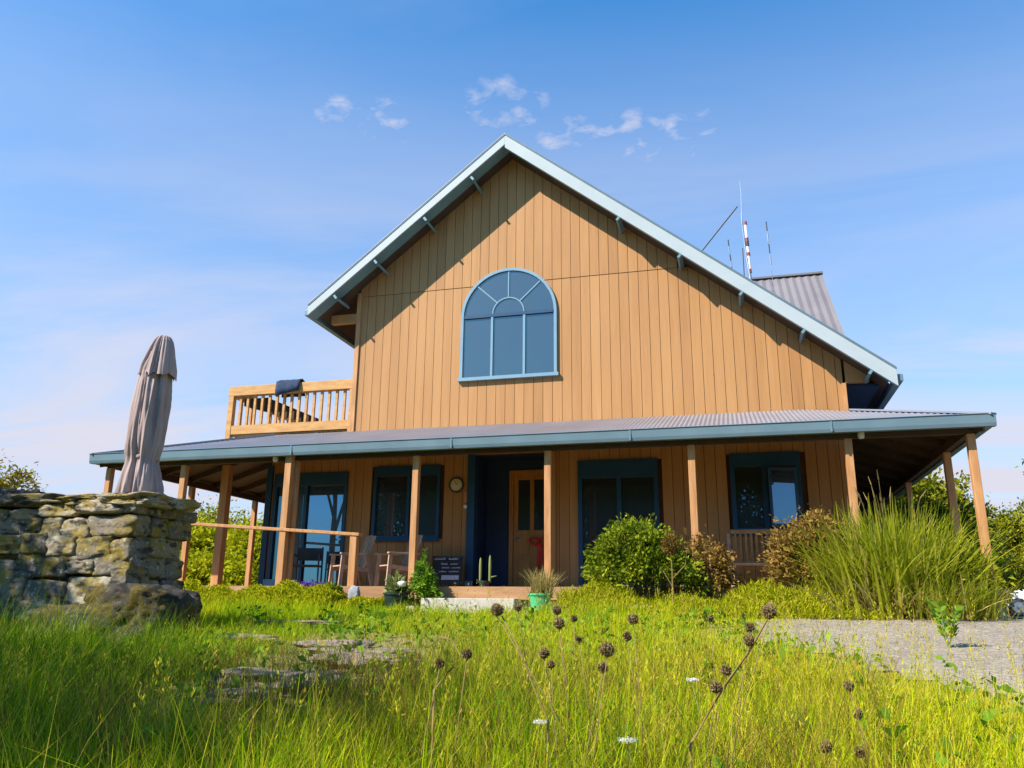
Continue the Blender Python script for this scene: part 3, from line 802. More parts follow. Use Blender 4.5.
dr.box(3.74, 3.83, YD - 0.015, YD + .03, 1.22, dzt - .2); dr.box(dx0 + .19, dx1 - .19, YD - 0.015, YD + .03, dzt - .2, dzt - .1)
for (a, b, c, d) in ((3.50, 3.74, 0.25, 0.62), (3.83, 4.07, 0.25, 0.62), (3.50, 3.74, 0.72, 1.12), (3.83, 4.07, 0.72, 1.12)):
    dr.box(a, b, YD - 0.028, YD - 0.0151, c, d)
door = dr.build('front_door', M['door_wood'], house, bevel=0.006)
for a, b in ((3.49, 3.74), (3.83, 4.08)):
    p_ = MB(); p_.box(a, b, YD, YD + 0.01, 1.22, dzt - .2); p_.build('glass_panel', M['pane_dark'], door)
p_ = MB(); p_.box(3.43, 3.46, YD - 0.03, YD - 0.0155, 0.98, 1.14); p_.tube([(3.445, YD - .03, 1.06), (3.445, YD - .07, 1.06), (3.55, YD - .07, 1.06)], 0.01, 8); p_.build('door_handle', M['aerial_metal'], door)
mb = MB(); mb.box(3.2, 4.29, YD - 0.25, YD + .05, 0.004, 0.097); mb.build('door_step', M['deck'], house)

# verandah roof: front, left and right corrugated slopes
def vz(d): return ZGT + SL * d
pitch = 0.019
n = int((XR - XL) / pitch)
vv = []; ff = []
for i in range(n + 1):
    xx = XL + (XR - XL) * i / n
    top = max(0.0, min(2.495, xx - XL, XR - xx))
    h = 0.010 * math.cos(2 * PI * i / 4)
    for j in range(3):
        d = top * j / 2
        vv.append((xx, -OG + d, vz(d) + h + 0.012))
for i in range(n):
    for j in range(2):
        a = i * 3 + j; ff.append((a, a + 3, a + 4, a + 1))
mb = MB(); mb._add(vv, ff); mb.build('verandah_roof', M['roof_metal'], house)
for sx, xe, wmax, yend in ((1, XL, 2.49, 9.0), (-1, XR, 1.70, 11.5)):
    ny_ = int((yend + OG) / pitch); vv = []; ff = []
    for i in range(ny_ + 1):
        yy = -OG + (yend + OG) * i / ny_
        top = max(0.0, min(wmax, yy + OG)); h = 0.010 * math.cos(2 * PI * i / 4)
        for j in range(2):
            d = top * j
            vv.append((xe + sx * d, yy, vz(d) + h + 0.012))
    for i in range(ny_):
        a = i * 2; ff.append((a, a + 1, a + 3, a + 2) if sx > 0 else (a, a + 2, a + 3, a + 1))
    mb = MB(); mb._add(vv, ff); mb.build('verandah_roof', M['roof_metal'], house)
# hip cappings
for a, b in (((XL, -OG, ZGT + .03), (XL + 2.49, -OG + 2.49, vz(2.49) + .03)), ((XR, -OG, ZGT + .03), (XR - 1.71, -OG + 1.71, vz(1.71) + .03))):
    mb = MB(); mb.bar(a, b, 0.14, 0.03); mb.build('hip_capping', M['roof_metal'], house)
# lining boards, solid, under the sheets
th0, th1 = 0.06, 0.085
def lin(name, poly_):
    mb_ = MB(); k = len(poly_)
    vs2 = [(x_, y_, z_ - th0) for x_, y_, z_ in poly_] + [(x_, y_, z_ - th1) for x_, y_, z_ in poly_]
    mb_._add(vs2, [tuple(range(k)), tuple(range(2 * k - 1, k - 1, -1))] + [(i, i + k, (i + 1) % k + k, (i + 1) % k) for i in range(k)])
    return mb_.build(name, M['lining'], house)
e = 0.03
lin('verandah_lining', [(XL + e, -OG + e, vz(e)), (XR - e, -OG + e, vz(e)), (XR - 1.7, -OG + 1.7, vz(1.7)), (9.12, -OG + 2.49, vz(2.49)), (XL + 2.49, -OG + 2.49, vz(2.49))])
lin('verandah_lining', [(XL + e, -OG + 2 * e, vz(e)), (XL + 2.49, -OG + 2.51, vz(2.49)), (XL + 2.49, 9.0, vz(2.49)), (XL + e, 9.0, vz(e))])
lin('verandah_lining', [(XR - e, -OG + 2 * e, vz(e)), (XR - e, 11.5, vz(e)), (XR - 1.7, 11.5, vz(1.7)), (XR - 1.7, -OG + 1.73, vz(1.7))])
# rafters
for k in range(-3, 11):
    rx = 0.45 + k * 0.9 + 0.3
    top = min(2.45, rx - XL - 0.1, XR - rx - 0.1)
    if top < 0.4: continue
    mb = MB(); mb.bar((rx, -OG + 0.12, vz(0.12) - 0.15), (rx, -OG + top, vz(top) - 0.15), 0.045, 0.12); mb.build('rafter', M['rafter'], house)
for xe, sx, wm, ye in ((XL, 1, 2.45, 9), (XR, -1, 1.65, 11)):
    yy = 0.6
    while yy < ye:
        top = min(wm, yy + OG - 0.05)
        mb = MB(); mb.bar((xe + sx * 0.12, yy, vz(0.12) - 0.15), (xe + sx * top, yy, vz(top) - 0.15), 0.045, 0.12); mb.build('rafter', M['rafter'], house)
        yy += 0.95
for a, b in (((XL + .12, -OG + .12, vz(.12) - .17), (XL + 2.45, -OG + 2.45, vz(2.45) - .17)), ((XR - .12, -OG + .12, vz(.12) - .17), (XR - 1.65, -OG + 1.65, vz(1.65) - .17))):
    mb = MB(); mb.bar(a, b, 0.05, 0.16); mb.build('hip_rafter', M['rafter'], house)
PX0, PX7 = -4.12, 11.33
mb = MB(); mb.bar((PX0 - .05, 0, 2.345), (PX7 + .05, 0, 2.345), 0.09, 0.14); mb.build('verandah_beam', M['rafter'], house)
mb = MB(); mb.bar((PX0, 0.05, 2.345), (PX0, 9, 2.345), 0.09, 0.14); mb.build('verandah_beam', M['rafter'], house)
mb = MB(); mb.bar((PX7, 0.05, 2.345), (PX7, 11.4, 2.345), 0.09, 0.14); mb.build('verandah_beam', M['rafter'], house)
# gutters (quad profile: face, lip)
def gutter_run(a, b, out, zt=ZGT + 0.02):
    a = Vector(a); b = Vector(b); out = Vector(out)
    prof = [(0.0, -0.17), (0.10, -0.17), (0.115, -0.12), (0.125, 0.0), (0.14, 0.015), (0.125, 0.025), (0.115, 0.012), (0.1, -0.10), (0.0, -0.10)]
    vs2 = [a + out * p + Vector((0, 0, zt + z)) for p, z in prof] + [b + out * p + Vector((0, 0, zt + z)) for p, z in prof]
    k = len(prof)
    mb_ = MB(); mb_._add(vs2, [(i, i + k, (i + 1) % k + k, (i + 1) % k) for i in range(k)] + [tuple(range(k - 1, -1, -1)), tuple(range(k, 2 * k))])
    return mb_.build('verandah_gutter', M['gutter'], house)
gutter_run((XL - 0.02, -OG + .11, 0), (XR + 0.02, -OG + .11, 0), (0, -1, 0))
gutter_run((XR - .11, -OG + 0.12, 0), (XR - .11, 11.5, 0), (1, 0, 0))
gutter_run((XL + .11, 9.0, 0), (XL + .11, -OG + 0.12, 0), (-1, 0, 0))
for k in range(5):
    bx_ = XL + 1.3 + k * 3.1
    mb = MB(); mb.box(bx_, bx_ + .03, -OG + .11 - .132, -OG + .11 - .118, ZGT - .14, ZGT + .04); mb.build('gutter_joint', M['gutter'], house)
# posts
def post(x, y, z0=0.004, z1=2.274, w_=0.115):
    mb_ = MB(); mb_.box(x - w_ / 2, x + w_ / 2, y - w_ / 2, y + w_ / 2, z0, z1)
    return mb_.build('verandah_post', M['timber'], house, bevel=0.008)
p0 = post(0, 0)
for k in (1, 2, 3, 4): post(S * k, 0)
post(PX7, 0); post(-S, 0); post(PX0, 0)
post(-0.06, -0.13, -0.35, 2.38, 0.13)                 # paired post carrying the rail
post(-2.38, 1.35, 0.004, 2.5, 0.17)                    # stout post inside the left verandah
post(PX0, 5.2); post(PX7, 1.55); post(PX7, 5.0); post(PX7, 8.5); post(PX0, 2.6)
post(1.34, -0.13, -0.35, 0.86, 0.13)
mb = MB(); mb.bar((-2.5, -0.13, 1.165), (1.45, -0.13, 0.885), 0.16, 0.055); mb.build('handrail', M['timber'], house, bevel=0.006)
# eave lamps
for lx in (-0.35, 4 * S + 0.18):
    mb = MB(); mb.lathe([(0.0, 0), (0.035, 0.0), (0.05, 0.03), (0.05, 0.09), (0.02, 0.1)], (lx, -0.16, 2.24), 12); mb.build('eave_lamp', M['cream'], house)
# deck
mb = MB(); y = -0.24
while y < 2.19:
    mb.tint = random.random(); mb.box(PX0 - 0.15, PX7 + 0.15, y, y + 0.118, -0.04, 0.0); y += 0.124
mb.build('deck_boards', M['deck'], house)
MB().box(PX0 - .15, xwl - 1.9, 2.25, 9, -0.04, 0.0).build('side_deck', M['deck'], house)
MB().box(9.95, PX7 + .15, 2.25, 11.5, -0.04, 0.0).build('side_deck', M['deck'], house)
MB().box(2.8, 4.3, YW - .0, YD + .1, -0.04, -0.001).build('recess_floor', M['deck'], house)
mb = MB(); mb.box(PX0 - .15, PX7 + .15, -0.285, -0.242, -0.20, 0.003); mb.build('deck_fascia', M['deck'], house)
mb = MB(); mb.box(PX0 - .1, PX7 + .1, -0.20, 12.8, -0.6, -0.05); mb.build('foundation', M['concrete'], house)
# balcony on the left
bal = MB()
BX0, BX1, BY0, BY1 = -3.20, -0.08, 2.40, 6.0
bal.box(BX0, BX1, BY0, BY1, 3.36, 3.42)
bal.box(BX0 - .02, BX1, BY0 - 0.045, BY0 - 0.001, 3.40, 3.60)
balc = bal.build('balcony', M['rail_timber'], house)
mb = MB()
for k in range(5): mb.box(BX0 + .06 + k * 0.7, BX0 + .18 + k * 0.7, BY0, BY0 + 0.2, 2.9 if k < 2 else 3.25, 3.355)
mb.build('balcony_bearer', M['cream'], balc)
mb = MB(); mb.box(BX0 - .05, BX1, BY0 - 0.06, BY0 + 0.10, 4.30, 4.52); mb.build('top_rail', M['rail_timber'], balc, bevel=0.006)
mb = MB(); mb.box(BX0 - .05, BX0 + 0.07, BY0 + 0.101, BY1, 4.30, 4.50); mb.build('top_rail', M['rail_timber'], balc)
mb = MB(); mb.box(BX0 - .03, BX0 + .09, BY0 - .055, BY0 + .07, 3.30, 4.30); mb.build('corner_post', M['rail_timber'], balc)
mb = MB(); mb.box(BX1 - .12, BX1, BY0 - .055, BY0 + .07, 3.30, 4.299); mb.build('corner_post', M['rail_timber'], balc)
for k in range(15):
    bx = BX0 + 0.22 + k * 0.186
    mb = MB(); mb.box(bx, bx + 0.055, BY0 + 0.0, BY0 + 0.05, 3.42, 4.299); mb.build('baluster', M['rail_timber'], balc)
for k in range(8):
    by = BY0 + 0.35 + k * 0.42
    mb = MB(); mb.box(BX0, BX0 + 0.05, by, by + 0.06, 3.42, 4.299); mb.build('baluster', M['rail_timber'], balc)
mb = MB(); mb.prism_y([(-3.0, 4.12), (-1.05, 3.56), (-1.05, 3.72), (-2.4, 4.29), (-3.0, 4.29)], 2.62, 2.68); mb.build('sloping_board', M['rafter'], balc)

# ------------------------------------------------------------------ steps and path
tag(MB().box(2.86, 4.42, -0.72, -0.29, -0.55, -0.19).build('concrete_step', M['concrete'], None, bevel=0.01), 'pale concrete entry step below the deck edge', 'step')
tag(MB().box(4.30, 5.6, -1.5, -0.74, -0.55, -0.385).build('grey_paver', M['paver'], None, bevel=0.01), 'grey paving slab beside the green bucket', 'paver')
mb = MB(); rock_mesh(mb, (6.35, -1.45, -0.40), (0.6, 0.4, 0.26), 4, 6, 0.1, 5)
tag(mb.build('sandstone_block', M['sandstone'], None, smooth=True), 'tan sandstone block half hidden in grass before the round bush', 'rock')

# ------------------------------------------------------------------ things on the verandah
def armchair(loc, rz, label, group):
    e = empty('timber_armchair', loc, label, 'chair', group, rz)
    T = M['grey_timber']
    mb = MB()
    for k in range(5):                                   # seat slats, chair faces -y
        y0 = -0.28 + k * 0.115
        mb.box(-0.28, 0.28, y0, y0 + 0.1, 0.40 - k * 0.012, 0.425 - k * 0.012)
    mb.build('seat', T, e, bevel=0.004)
    mb = MB()
    for k in range(5):
        xx = -0.235 + k * 0.118
        mb.bar((xx, 0.27, 0.36), (xx * 1.1, 0.52, 0.99 + 0.03 * (1 - abs(k - 2) / 2)), 0.1, 0.022, up=(0, 1, 0))
    mb.bar((-.29, 0.36, 0.56), (.29, 0.36, 0.56), 0.03, 0.07); mb.bar((-.30, 0.49, 0.88), (.30, 0.49, 0.88), 0.03, 0.07)
    mb.build('backrest', T, e)
    for sx in (-1, 1):
        mb = MB(); mb.box(sx * .34 - .055, sx * .34 + .055, -0.34, 0.42, 0.62, 0.648); mb.build('armrest', T, e, bevel=0.004)
        mb = MB(); mb.bar((sx * .31, -0.31, 0), (sx * .31, -0.26, 0.62), 0.05, 0.085); mb.build('leg', T, e)
        mb = MB(); mb.bar((sx * .31, 0.5, 0), (sx * .31, 0.32, 0.62), 0.05, 0.085); mb.build('leg', T, e)
        mb = MB(); mb.bar((sx * .31, -0.28, 0.39), (sx * .31, 0.37, 0.335), 0.04, 0.075); mb.build('seat_rail', T, e)
    return e
c1 = armchair((0.62, 1.15, 0.0), math.radians(-42), 'weathered slatted timber armchair left of the second, behind the short rail post', 'slatted armchairs on the verandah')
c1.scale = (.82, .82, 1.0); c2 = copy_tree(c1); c2.location = (1.60, 1.1, 0); c2['label'] = 'weathered slatted timber armchair under the casement window beside the tall post'

e = empty('silhouette_chair', (-0.42, 1.45, 0), 'dark solid chair standing in for a chair silhouette in the sky reflecting sliding glass door', 'chair', None, math.radians(20))  # solid chair added for a chair silhouette that shows in the door glass
mb = MB(); mb.box(-.25, .25, -.24, .24, 0.42, 0.45); mb.build('seat', M['dark_metal'], e)
mb = MB(); mb.box(-.25, .25, 0.22, 0.25, 0.55, 0.80); mb.build('backrest', M['dark_metal'], e)
for sx in (-1, 1):
    mb = MB(); mb.tube([(sx * .25, -.24, 0), (sx * .25, -.24, .64), (sx * .25, .2, .64)], 0.018, 8); mb.build('leg', M['dark_metal'], e)
    mb = MB(); mb.tube([(sx * .25, .26, 0), (sx * .25, .235, .82)], 0.018, 8); mb.build('leg', M['dark_metal'], e)

e = empty('garden_bench', (8.35, 1.45, 0), 'slatted timber garden bench under the right window, half hidden by bronze shrub', 'bench')
T = M['grey_timber']
mb = MB()
for k in range(4): mb.box(-.62, .62, -.25 + k * .12, -.15 + k * .12, .42, .445)
mb.build('seat', T, e)
mb = MB()
for k in range(13): mb.box(-.56 + k * .09, -.525 + k * .09, .24, .262, .47, .98)
mb.box(-.62, .62, .23, .275, .98, 1.05); mb.box(-.62, .62, .235, .27, .45, .50); mb.build('backrest', M['timber'], e)
for sx in (-1, 1):
    mb = MB(); mb.box(sx * .62 - .04, sx * .62 + .04, -.30, .26, .64, .668); mb.build('armrest', T, e)
    mb = MB(); mb.box(sx * .62 - .03, sx * .62 + .03, -.26, -.20, 0, .638); mb.build('leg', T, e)
    mb = MB(); mb.box(sx * .655 - .03, sx * .655 + .03, .2, .28, 0, .98); mb.build('leg', T, e)

# wall clock, thermometer
e = empty('wall_clock', (2.40, YW - 0.002, 2.07), 'round dark rimmed clock with cream dial on the verandah wall', 'clock')
mb = MB(); mb.lathe([(0.15, 0), (0.16, 0.015), (0.155, 0.04), (0.13, 0.045), (0.125, 0.03)], (0, 0, 0), 32, 'y'); mb.build('rim', M['dark_metal'], e, smooth=True)
mb = MB(); mb.lathe([(0.124, 0.0305), (0.124, 0.034)], (0, 0, 0), 32, 'y'); dl = mb.build('dial', M['cream'], e)
mb = MB(); mb.bar((0, -.037, 0), (0.05, -.037, 0.045), 0.004, 0.014, up=(0, 1, 0)); mb.bar((0, -.0385, 0), (-.03, -.0385, 0.085), 0.004, 0.01, up=(0, 1, 0))
for k in range(12):
    a = k * PI / 6; mb.box(.105 * math.cos(a) - .006, .105 * math.cos(a) + .006, -.036, -.0341, .105 * math.sin(a) - .006, .105 * math.sin(a) + .006)
mb.build('hands', M['dark_metal'], e)
e = empty('wall_thermometer', (2.61, YW - 0.002, 1.8), 'narrow copper coloured thermometer with white bulb below the clock', 'thermometer')
mb = MB(); mb.box(-.035, .035, -.025, 0, -.10, .13); mb.build('backboard', M['terracotta'], e, bevel=0.005)
mb = MB(); mb.lathe([(0.0, -.045), (0.035, -.03), (0.045, 0), (0.035, .03), (0.0, .045)], (0, -.03, -.17), 14); mb.build('bulb', M['white_paint'], e, smooth=True)

# chalkboard leaning by the door
e = empty('chalkboard_sign', (2.38, 1.78, 0.12), 'small black chalkboard with faint white handwriting leaning by the entry', 'chalkboard')
e.rotation_euler = (math.radians(-14), 0, math.radians(4))
mb = MB(); mb.box(-.30, .30, -.012, .012, 0, .52); bd = mb.build('board', M['chalkboard'], e, bevel=0.004)
mb = MB(); mb.box(-.31, .31, -.018, -.0125, 0, .02); mb.box(-.31, .31, -.018, -.0125, .5, .53); mb.build('frame', M['dark_metal'], e)
g = random.Random(4)
for row, (zz_, words_) in enumerate(((.455, ((-.26, -.05), (.02, .2))), (.36, ((-.12, .0), (.06, .2))), (.285, ((-.1, .05), (.09, .25))), (.21, ((-.15, .0), (.05, .24))))):
    for a, b in words_:
        x = a; mb = MB(); mb.box(a, b, -.0142, -.0125, zz_ + .008, zz_ + .016)
        while x < b:
            h = g.uniform(.02, .045) * (1.25 if row == 0 else .8)
            mb.bar((x, -.0135, zz_), (x + g.uniform(-.008, .012), -.0135, zz_ + h), 0.008, 0.002, up=(0, 1, 0))
            if g.random() < .6: mb.bar((x, -.0135, zz_ + h * g.random()), (x + .018, -.0135, zz_ + h * g.random()), 0.007, 0.002, up=(0, 1, 0))
            x += .022
        mb.build('chalk_word', M['chalk'], e)
mb = MB(); mb.box(-.1, .25, -.0155, -.0125, .06, .15); mb.build('pale_strip', M['chalk'], e)
for fx_ in (-.3, .2):
    mb = MB(); mb.box(fx_, fx_ + .08, -.02, .25, -.115, 0); mb.build('foot', M['dark_metal'], e)

# ribbon on the front door
e = empty('red_ribbon', (3.93, YD - 0.04, 0.98), 'red ribbon bow with hanging tails on the orange front door', 'ribbon')
mb = MB()
for sx in (-1, 1):
    pts = [Vector((0, -.02, 0))] + [Vector((sx * (.09 + .09 * math.cos(a)), -.04, .01 + .065 * math.sin(a))) for a in np.linspace(PI, -PI, 14)]
    mb.tube(pts, .022, 6)
mb.lathe([(0.0, -.03), (0.03, -.02), (0.035, 0), (0.03, .02), (0, .03)], (0, -.04, 0), 10)
mb.build('bow', M['red_ribbon'], e, smooth=True)
for pts in ([(0, -.03, 0), (.02, -.03, -.2), (.0, -.03, -.38), (-.03, -.03, -.58)], [(0, -.032, 0), (.07, -.03, -.18), (.06, -.03, -.33), (.09, -.03, -.46)]):
    mb = MB()
    for a, b in zip(pts[:-1], pts[1:]): mb.bar(a, b, .055, .008, up=(0, 1, 0))
    mb.build('tail', M['red_ribbon'], e)

# towel over the balcony rail
def cloth(name, mat, x0, x1, prof, label, cat, seed):
    vs2 = []; ff2 = []; m_ = 10
    for i in range(m_ + 1):
        u = i / m_
        for j, (y_, z_) in enumerate(prof):
            hang = 1.0 - 0.35 * u if j in (0, 1) else 1
            zz2 = prof[2][1] - (prof[2][1] - z_) * hang
            vs2.append((x0 + (x1 - x0) * u + .03 * noise.noise(Vector((u * 3, j, seed))), y_ + .025 * noise.noise(Vector((u * 6, j * .7, seed + 5))) - (.012 if j < 3 else 0), zz2 + .02 * noise.noise(Vector((u * 5, j, seed + 9)))))
    k = len(prof)
    for i in range(m_):
        for j in range(k - 1):
            a = i * k + j; ff2.append((a, a + k, a + k + 1, a + 1))
    mb_ = MB(); mb_._add(vs2, ff2); o = mb_.build(name, mat, None, smooth=True)
    s_ = o.modifiers.new('thick', 'SOLIDIFY'); s_.thickness = 0.03; s_.offset = 1
    return tag(o, label, cat)
cloth('navy_towel', M['towel'], -2.0, -1.42, [(BY0 - .09, 4.22), (BY0 - .09, 4.38), (BY0 - .07, 4.545), (BY0 + .02, 4.59), (BY0 + .13, 4.55), (BY0 + .15, 4.25)], 'dark navy towel draped over the balcony top rail', 'towel', 3)

# ------------------------------------------------------------------ aerials on the roof
AX, AY = 8.42, 3.0
rz_ = roofz(AX)
e = empty('roof_aerial', (AX, AY, rz_), 'tall whip aerial with red and white banded mast and slanting stay on roof', 'aerial')
mb = MB(); mb.tube([(0, 0, -.05), (0.0, 0, .75), (-.04, 0, 1.15)], 0.03, 8); mb.build('mast', M['aerial_metal'], e)
mb = MB(); mb.tube([(-.04, 0, 1.15), (-.09, 0, 2.0), (-.06, 0, 2.65), (-.07, 0, 2.95)], [.018, .012, .009, .006], 6); mb.build('whip', M['aerial_metal'], e)
zb = .82
for k, (h, mname) in enumerate(((.08, 'aerial_red'), (.30, 'aerial_white'), (.07, 'aerial_red'), (.14, 'aerial_white'), (.10, 'dark_metal'), (.09, 'aerial_red'), (.30, 'aerial_white'), (.07, 'aerial_red'))):
    mb = MB(); xx = -.02 - .03 * k / 8 + 0.03
    mb.tube([(xx, 0, zb), (xx - .008, 0, zb + h)], .028 if 'white' in mname else .036, 10); mb.build('mast_band', M[mname], e); zb += h + .002
mb = MB(); mb.tube([(-.12, .02, .1), (-.11, .02, 1.4)], .012, 6); mb.build('feeder', M['dark_metal'], e)
mb = MB(); mb.tube([(-.16, 0, 2.36), (-1.16, 0, 1.16)], .016, 6); mb.build('stay', M['dark_metal'], e)
mb = MB(); mb.tube([(.05, -.02, .35), (.15, -.02, .5)], .07, 8); mb.box(-.05, .13, -.08, .06, -.02, .28); mb.build('clamp', M['blue_frame'], e)
def whip(x, z0, z1, label, seed):
    e_ = empty('whip_aerial', (x, AY + .4, roofz(x)), label, 'aerial', 'thin whip aerials beside the mast')
    r0 = roofz(x)
    mb_ = MB(); mb_.tube([(0, 0, -.03), (0, 0, z0 - r0 + .2)], .005, 6); mb_.build('rod', M['aerial_metal'], e_)
    n_ = 4
    for k_ in range(n_):
        a = z0 + (z1 - z0) * k_ / n_; b = z0 + (z1 - z0) * (k_ + .8) / n_
        mb_ = MB(); mb_.tube([(-.01 * k_, 0, a - r0), (-.01 * k_ - .008, 0, b - r0)], .014, 6); mb_.build('element', M['dark_metal' if k_ % 2 else 'aerial_metal'], e_)
whip(8.07, 6.75, 7.45, 'short thin grey aerial just left of the banded mast', 1)
whip(8.88, 6.75, 7.8, 'thin dashed aerial standing right of the banded mast', 2)
e = empty('roof_bracket', (8.75, 2.3, roofz(8.75)), 'small blue metal brackets bolted on the roof edge below the aerial', 'bracket')
mb = MB()
for k in range(4):
    xx = k * .17; mb.box(xx, xx + .12, -.05, .05, -TT * xx - .03 - .12, -TT * xx + .08 + .02 * (k % 2))
mb.build('plate', M['blue_frame'], e)

# ------------------------------------------------------------------ stone wall with the folded parasol
sw = empty('stone_wall', (0, -5.3, -0.8), 'old rough stone wall with lichen and flat cap stones', 'wall')
sw.location = (0, 0, 0)
mb = MB(); mb.box(-3.6, 0.98, -5.20, -4.5, -1.0, 0.78); mb.build('core', M['mortar'], sw)
mb = MB(); g = random.Random(21)
z = -1.0; row = 0; sd = 1
while z < 0.70:
    h = g.choice([.2, .24, .28, .32, .36])
    if z + h > 0.72: h = 0.82 - z
    x = -3.6 + g.uniform(-.2, 0)
    while x < 0.98:
        l = g.uniform(.24, .75)
        if x + l > 0.88: l = 1.06 - x
        tint = g.choice([.35, .5, .6, .7, .8, .9]) if x > -.35 else g.choice([.02, .1, .2, .3, .42])  # stone tones vary; left end darker still, tree shade put into the tint
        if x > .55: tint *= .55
        hh = h * g.uniform(.95, 1.12); k_ = 1
        if g.random() < .22 and h > .22: k_ = 2
        for q_ in range(k_):
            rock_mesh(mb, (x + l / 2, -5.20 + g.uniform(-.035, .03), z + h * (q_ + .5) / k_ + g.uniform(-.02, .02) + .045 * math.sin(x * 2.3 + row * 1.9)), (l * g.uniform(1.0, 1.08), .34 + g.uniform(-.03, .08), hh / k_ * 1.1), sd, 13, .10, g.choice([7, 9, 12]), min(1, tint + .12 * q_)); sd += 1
        x += l
    y = -5.05
    while y < -4.5:
        l = g.uniform(.28, .45)
        rock_mesh(mb, (0.93 + g.uniform(-.03, .03), y + l / 2, z + h / 2), (.26, l * 1.03, h * 1.03), sd, 7, .08, 8, g.choice([.1, .2, .3, .5])); sd += 1
        y += l
    z += h; row += 1
mb.build('stonework', M['stone'], sw, smooth=True)
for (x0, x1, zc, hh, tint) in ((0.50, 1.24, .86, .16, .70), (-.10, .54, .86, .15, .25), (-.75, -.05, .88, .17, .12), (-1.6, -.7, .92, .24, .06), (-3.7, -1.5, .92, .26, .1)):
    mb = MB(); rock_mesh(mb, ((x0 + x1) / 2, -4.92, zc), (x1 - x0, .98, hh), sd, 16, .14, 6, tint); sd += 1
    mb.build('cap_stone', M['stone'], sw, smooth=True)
for nm, c, s_, tint, lab in (('boulder', (1.80, -6.0, -.47), (1.04, .85, .62), .10, 'large dark lichen covered boulder at the wall foot, rightmost'),
                             ('boulder', (.85, -5.8, -.58), (1.1, .6, .42), .15, 'long dark grey boulder left of the big one at the wall foot'),
                             ('boulder', (1.95, -6.15, -.80), (.95, .6, .24), .45, 'low flat ledge stone beneath the large boulder'),
                             ('boulder', (-.9, -5.8, -.62), (1.0, .5, .45), .2, 'dark boulder sunk in tall grass at the far left of the wall')):
    mb = MB(); rock_mesh(mb, c, s_, sd, 22, .15, 4.6, tint); sd += 1
    tag(mb.build(nm, M['dark_stone'], None, smooth=True), lab, 'boulder', 'boulders at the foot of the stone wall')

pe = empty('folded_parasol', (0.71, -4.95, 0.94), 'closed taupe canvas parasol standing tied on the stone wall', 'parasol')
def fold(amp, nf, ph):
    def f_(a, i):
        t1 = abs(math.sin(nf * .5 * a + ph + .05 * i)) ** .7
        t2 = abs(math.sin((nf * .5 + 1.5) * a + 1.3 + .09 * i))
        return 1 + amp * (1.1 * (t1 - .6) + .6 * (t2 - .6) + .35 * math.sin(2 * a + .25 * i + ph))
    return f_
def bulge(prof): return [(r, z) for r, z in prof]
def cloth_lathe(prof, n, amp, k, seed, hem=0.0, lean=0.0):
    vs2 = []; ff2 = []
    zmin = min(z for r, z in prof); zmax = max(z for r, z in prof)
    for i, (r, z) in enumerate(prof):
        u = (z - zmin) / (zmax - zmin)
        for j in range(n):
            a = 2 * PI * j / n
            q = Vector((math.cos(a) * k, math.sin(a) * k, z * .55 + seed))
            w1 = 1 - abs(noise.noise(q)) * 2.6; w2 = 1 - abs(noise.noise(q * 2.1 + Vector((9, 3, 0)))) * 2.4; w3 = noise.noise(Vector((math.cos(a), math.sin(a), z * 1.1 + seed)))
            rr = r * (1 + amp * (w1 - .35) + amp * .55 * (w2 - .4) + .10 * w3)
            zz = z - hem * (1 - u) ** 3 * (w1 + .7 * noise.noise(Vector((math.cos(a) * 1.2, math.sin(a) * 1.2, seed + 4))))
            vs2.append((rr * math.cos(a) + lean * u, rr * math.sin(a), zz))
    m_ = len(prof)
    for i in range(m_ - 1):
        for j in range(n):
            ff2.append((i * n + j, i * n + (j + 1) % n, (i + 1) * n + (j + 1) % n, (i + 1) * n + j))
    ff2.append(tuple(range((m_ - 1) * n, m_ * n)))
    o_ = MB(); o_._add(vs2, ff2); return o_
def smooth_prof(pts, m=5):
    zs_ = [z for r, z in pts]; rs_ = [r for r, z in pts]
    zz = np.linspace(zs_[0], zs_[-1], len(pts) * m)
    return [(float(np.interp(z, zs_, rs_)), float(z)) for z in zz]
cloth_lathe(smooth_prof([(.275, .03), (.265, .14), (.235, .32), (.195, .45), (.198, .5), (.222, .64), (.232, .9), (.225, 1.15), (.205, 1.4), (.18, 1.6), (.13, 1.85)]), 200, .23, 2.3, 2.0, .06, .04).build('canopy', M['canvas'], pe, smooth=True)
cp_ = cloth_lathe(smooth_prof([(.225, 1.60), (.205, 1.70), (.175, 1.82), (.148, 1.93), (.118, 2.02), (.08, 2.08), (.02, 2.10)]), 180, .24, 1.9, 7.0, .09, .03).build('vent_cap', M['canvas'], pe, smooth=True)
cp_.location = (.06, 0, 0)
mb = MB(); mb.lathe([(.205, .455), (.212, .465), (.212, .49), (.205, .50)], (.01, 0, 0), 40, 'z', lambda a, i: 1 + .05 * math.sin(5 * a) + .03 * math.sin(9 * a)); mb.build('tie_strap', M['canvas'], pe, smooth=True)
mb = MB(); mb.tube([(0, 0, 0.0), (0, 0, 1.95)], .024, 10); mb.build('pole', M['dark_metal'], pe)
mb = MB(); mb.lathe([(.0, -.02), (.22, -.02), (.22, .015), (.06, .035), (.05, .1), (0, .1)], (0, 0, 0), 24); mb.build('base', M['dark_metal'], pe)
pe.scale = (.9, .9, 1.0)
pe.rotation_euler = (0, math.radians(0.3), 0)

